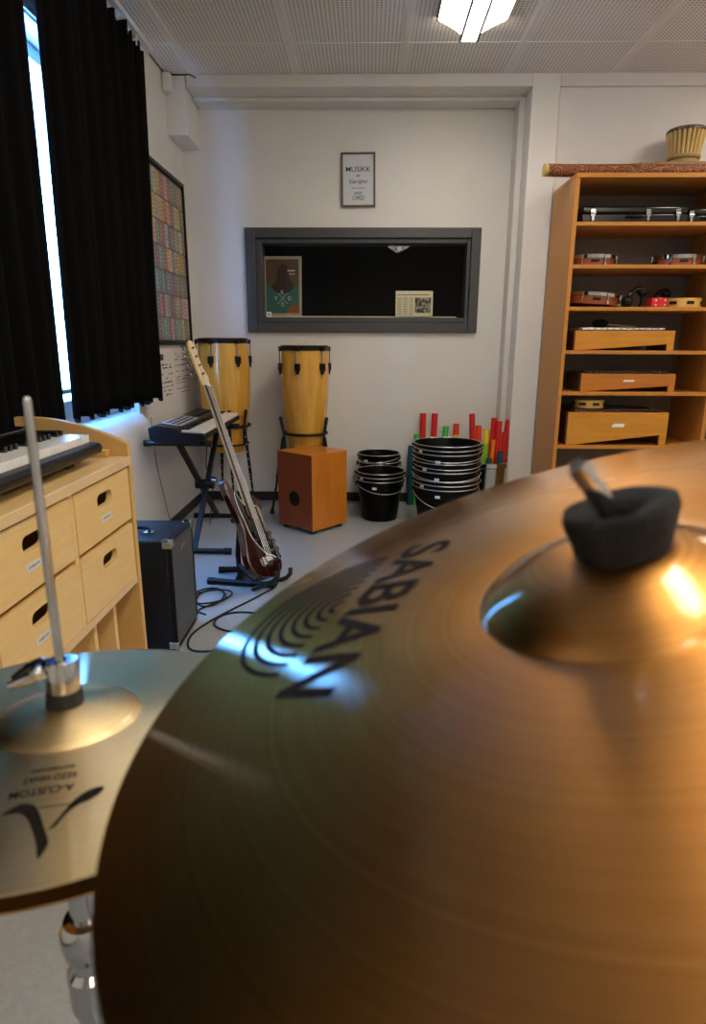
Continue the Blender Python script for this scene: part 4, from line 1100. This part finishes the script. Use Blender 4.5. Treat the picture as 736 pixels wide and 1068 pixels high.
# felt on the ride
fm = MB(); seg = 40; vs = []; fs = []; rnd = random.Random(2)
prof = [(.0065, -.001), (.017, -.003), (.0185, .001), (.0195, .006), (.0212, .012), (.0225, .018), (.0215, .0225), (.0185, .0235), (.012, .020), (.0065, .016)]
for (rr, zz) in prof:
    for k in range(seg):
        t = 2*PI*k/seg; q = 1 + .05*math.sin(2*t+.6) + .025*math.sin(5*t+zz*90)
        rr_ = rr*(1.13 if rr > .012 else 1.); zz_ = zz
        vs.append((rr_*q*math.cos(t), rr_*q*math.sin(t), zz_ + .0016*math.sin(t+2.3)*(zz/.02)))
for i in range(len(prof)):
    for k in range(seg): a = i*seg; b = ((i+1) % len(prof))*seg; fs.append((a+k, a+(k+1) % seg, b+(k+1) % seg, b+k))
fo = fm.add(vs, fs).build('felt_washer', M['felt'], angle=180)
fo.matrix_basis = frame(RC + RN*.0335 + RU*.0075 + V((0, -.002, 0)), RN + RU*.10, RU)
tag(fo, 'thick black felt washer sitting on the bell of the ride cymbal', 'felt washer')

# hi-hat
HC = V((-.2422, .452, .7847)); HN = V((-.0042, .0852, .9964)).normalized(); HU = V((1, 0, 0))
HP = (.178, .0155, .057, .0125)
hat = cymbal('hi_hat_cymbal', frame(HC, HN, HU), *HP, M['hat'], 'upper hi-hat cymbal with dark printed swoosh at the lower left')
bot = cymbal('hi_hat_cymbal', frame(HC - V((0, 0, .0135)), HN, HU), *HP, M['hat_under'], 'lower hi-hat cymbal just below the printed one', -1)
sw_ = []
Pp = smooth_closed([(.012, -.117), (.018, -.1075), (.024, -.1065), (.030, -.1085), (.0375, -.117), (.043, -.1245), (.0495, -.133), (.052, -.1385), (.0515, -.148), (.049, -.1455), (.0445, -.1375), (.037, -.1275), (.029, -.1185), (.021, -.1145)], 4)
Pp = [(x, y) for x, y in Pp]
on_cymbal(hat, Pp, [list(range(len(Pp)))], 'swoosh_logo', *HP, M['print_ink'])
stem = [(.0455,-.1265),(.0472,-.124),(.0492,-.112),(.0512,-.1015),(.0550,-.0935),(.0612,-.0875),(.0658,-.087),(.0655,-.0925),(.0612,-.0995),(.0560,-.1045),(.0520,-.1125),(.0497,-.124)]
Pp = smooth_closed(stem, 4); on_cymbal(hat, Pp, [list(range(len(Pp)))], 'stroke_logo', *HP, M['print_ink'])
on_cymbal(hat, [(.0325, -.1098), (.0505, -.1050), (.0515, -.1038), (.0325, -.1088)], [(0, 1, 2, 3)], 'cross_stroke', *HP, M['print_ink'])
dd = V((-.955, -.297)).normalized(); uu = V((.297, -.955)).normalized()
vs = []; fs = []
for s_, w_, h_, cx, cy in (('A-CUSTOM', .040, .0068, .0270, -.0945), ('REZO HIHAT', .034, .0060, .0260, -.0815), ('MASTERSOUND', .028, .0035, .0240, -.0725)):
    a, b = text_geo(s_, w_, h_, 0, .02); o = len(vs)
    vs += [tuple(V((cx, cy)) + dd*x + uu*y) for x, y in a]; fs += [[o+i for i in q] for q in b]
on_cymbal(hat, vs, fs, 'lettering', *HP, M['print_ink'])
r = thing('hi_hat_stand', 'chrome hi-hat stand with long pull rod through the two small cymbals', 'hi-hat stand', (-.242, .452, 0))
hx_, hy_ = -.242, .452
MB().tube([(0, 0, .30), (0, 0, 1.0545), (0, 0, 1.0575)], [.0034, .0034, .002], 14).build('pull_rod', M['steel'], r)
TI = Matrix.Translation((0, 0, .8065)) @ HN.to_track_quat('Z', 'Y').to_matrix().to_4x4()
MB().lathe([(.004, .002), (.0145, .002), (.0135, .017), (.004, .017)], 28, M4=TI, closed=True).build('clutch_felt', M['rubber'], r)
cl = MB().lathe([(.004, .017), (.0125, .017), (.0128, .021), (.0128, .040), (.0115, .043), (.004, .043)], 28, M4=TI, closed=True).build('clutch', M['chrome'], r)
ws = MB().tube([(-.010, -.004, .8415), (-.024, -.010, .838), (-.036, -.012, .834)], [.0045, .0048, .0035], 12); ws.ball((-.016, -.006, .842), .0065, 12); ws.build('wing_screw', M['chrome'], cl)
wg = MB()
wg.tube(smooth_open([(-.008, .004, .843), (-.018, .006, .8415), (-.030, .004, .837), (-.040, .0, .829)], 4), [.006]*4+[.0075]*4+[.006]*4+[.002], 10); wg.build('wing_lever', M['black_gloss'], cl)
MB().lathe([(.004, 0), (.017, 0), (.017, .006), (.008, .012), (.004, .012)], 24, M4=Matrix.Translation((0, 0, .742)), closed=True).build('seat_cup', M['black_plastic'], r)
XO = -.006
MB().tube([(XO, 0, .585), (XO, 0, .745)], .0125, 18).build('upper_tube', M['chrome'], r)
MB().tube([(XO, 0, .05), (XO, 0, .59)], .0165, 18).build('lower_tube', M['chrome'], r)
cm = MB().lathe([(.0125, .56), (.021, .562), (.023, .572), (.023, .588), (.019, .597), (.0125, .598)], 24, M4=Matrix.Translation((XO, 0, 0))).build('clamp', M['chrome'], r)
w2 = MB().tube([(XO+.015, -.012, .585), (XO+.034, -.026, .585)], .005, 10); w2.ball((XO+.036, -.028, .593), .007, 10, sz=1.5); w2.ball((XO+.036, -.028, .577), .007, 10, sz=1.5); w2.build('wing_screw', M['chrome'], cm)
MB().lathe([(.0165, .50), (.0215, .502), (.0215, .54), (.0165, .545)], 24, M4=Matrix.Translation((XO, 0, 0))).build('memory_lock', M['chrome'], r)
for k in range(3):
    a = 2*PI*k/3+.9; ca, sa = math.cos(a), math.sin(a)
    L = MB().tube([(.02*ca, .02*sa, .36), (.25*ca, .25*sa, .014)], .008, 10).build('leg', M['chrome'], r)
    MB().tube([(.02*ca, .02*sa, .12), (.16*ca, .16*sa, .155)], .006, 8).build('brace', M['chrome'], r)
    MB().tube([(.246*ca, .246*sa, .0), (.246*ca, .246*sa, .026)], .013, 10).build('rubber_foot', M['rubber'], L)
MB().box(-.045, .045, -.30, -.02, .012, .020).build('base_plate', M['black_metal'], r, bevel=.003)
pd = MB(); pd.box(-.04, .04, -.28, -.02, 0, .010, M4=Matrix.Translation((0, 0, .028)) @ Matrix.Rotation(math.radians(12), 4, 'X')); pd.build('pedal', M['steel'], r, bevel=.003)

# ------------------------------------------------------------------ world light, camera, colour management
wd = bpy.data.worlds.new('sky'); SC.world = wd; wd.use_nodes = True
bg = wd.node_tree.nodes['Background']; bg.inputs[0].default_value = (.13, .42, 1., 1); bg.inputs[1].default_value = 29.
Mc = [[0.9997523059152709, -0.009496127525790947, -0.020128347649833622], [0.02189267853922957, 0.2568740948602936, 0.9661968795313317], [0.004004677699466471, 0.9663982217242119, -0.25701836433376624]]
cam = bpy.data.cameras.new('camera'); co = bpy.data.objects.new('camera', cam); COL.objects.link(co); SC.camera = co
co.matrix_world = Matrix(((Mc[0][0], Mc[0][1], -Mc[0][2], 0), (Mc[1][0], Mc[1][1], -Mc[1][2], 0), (Mc[2][0], Mc[2][1], -Mc[2][2], 1.095), (0, 0, 0, 1)))
cam.sensor_fit = 'HORIZONTAL'; cam.sensor_width = 36; cam.lens = 662./736*36; cam.clip_start = .01
cam.dof.use_dof = True; cam.dof.focus_distance = 3.6; cam.dof.aperture_fstop = 10.
vs_ = SC.view_settings
vs_.view_transform = 'Standard'; vs_.look = 'None'; vs_.gamma = 1; vs_.use_curve_mapping = False; vs_.exposure = .72
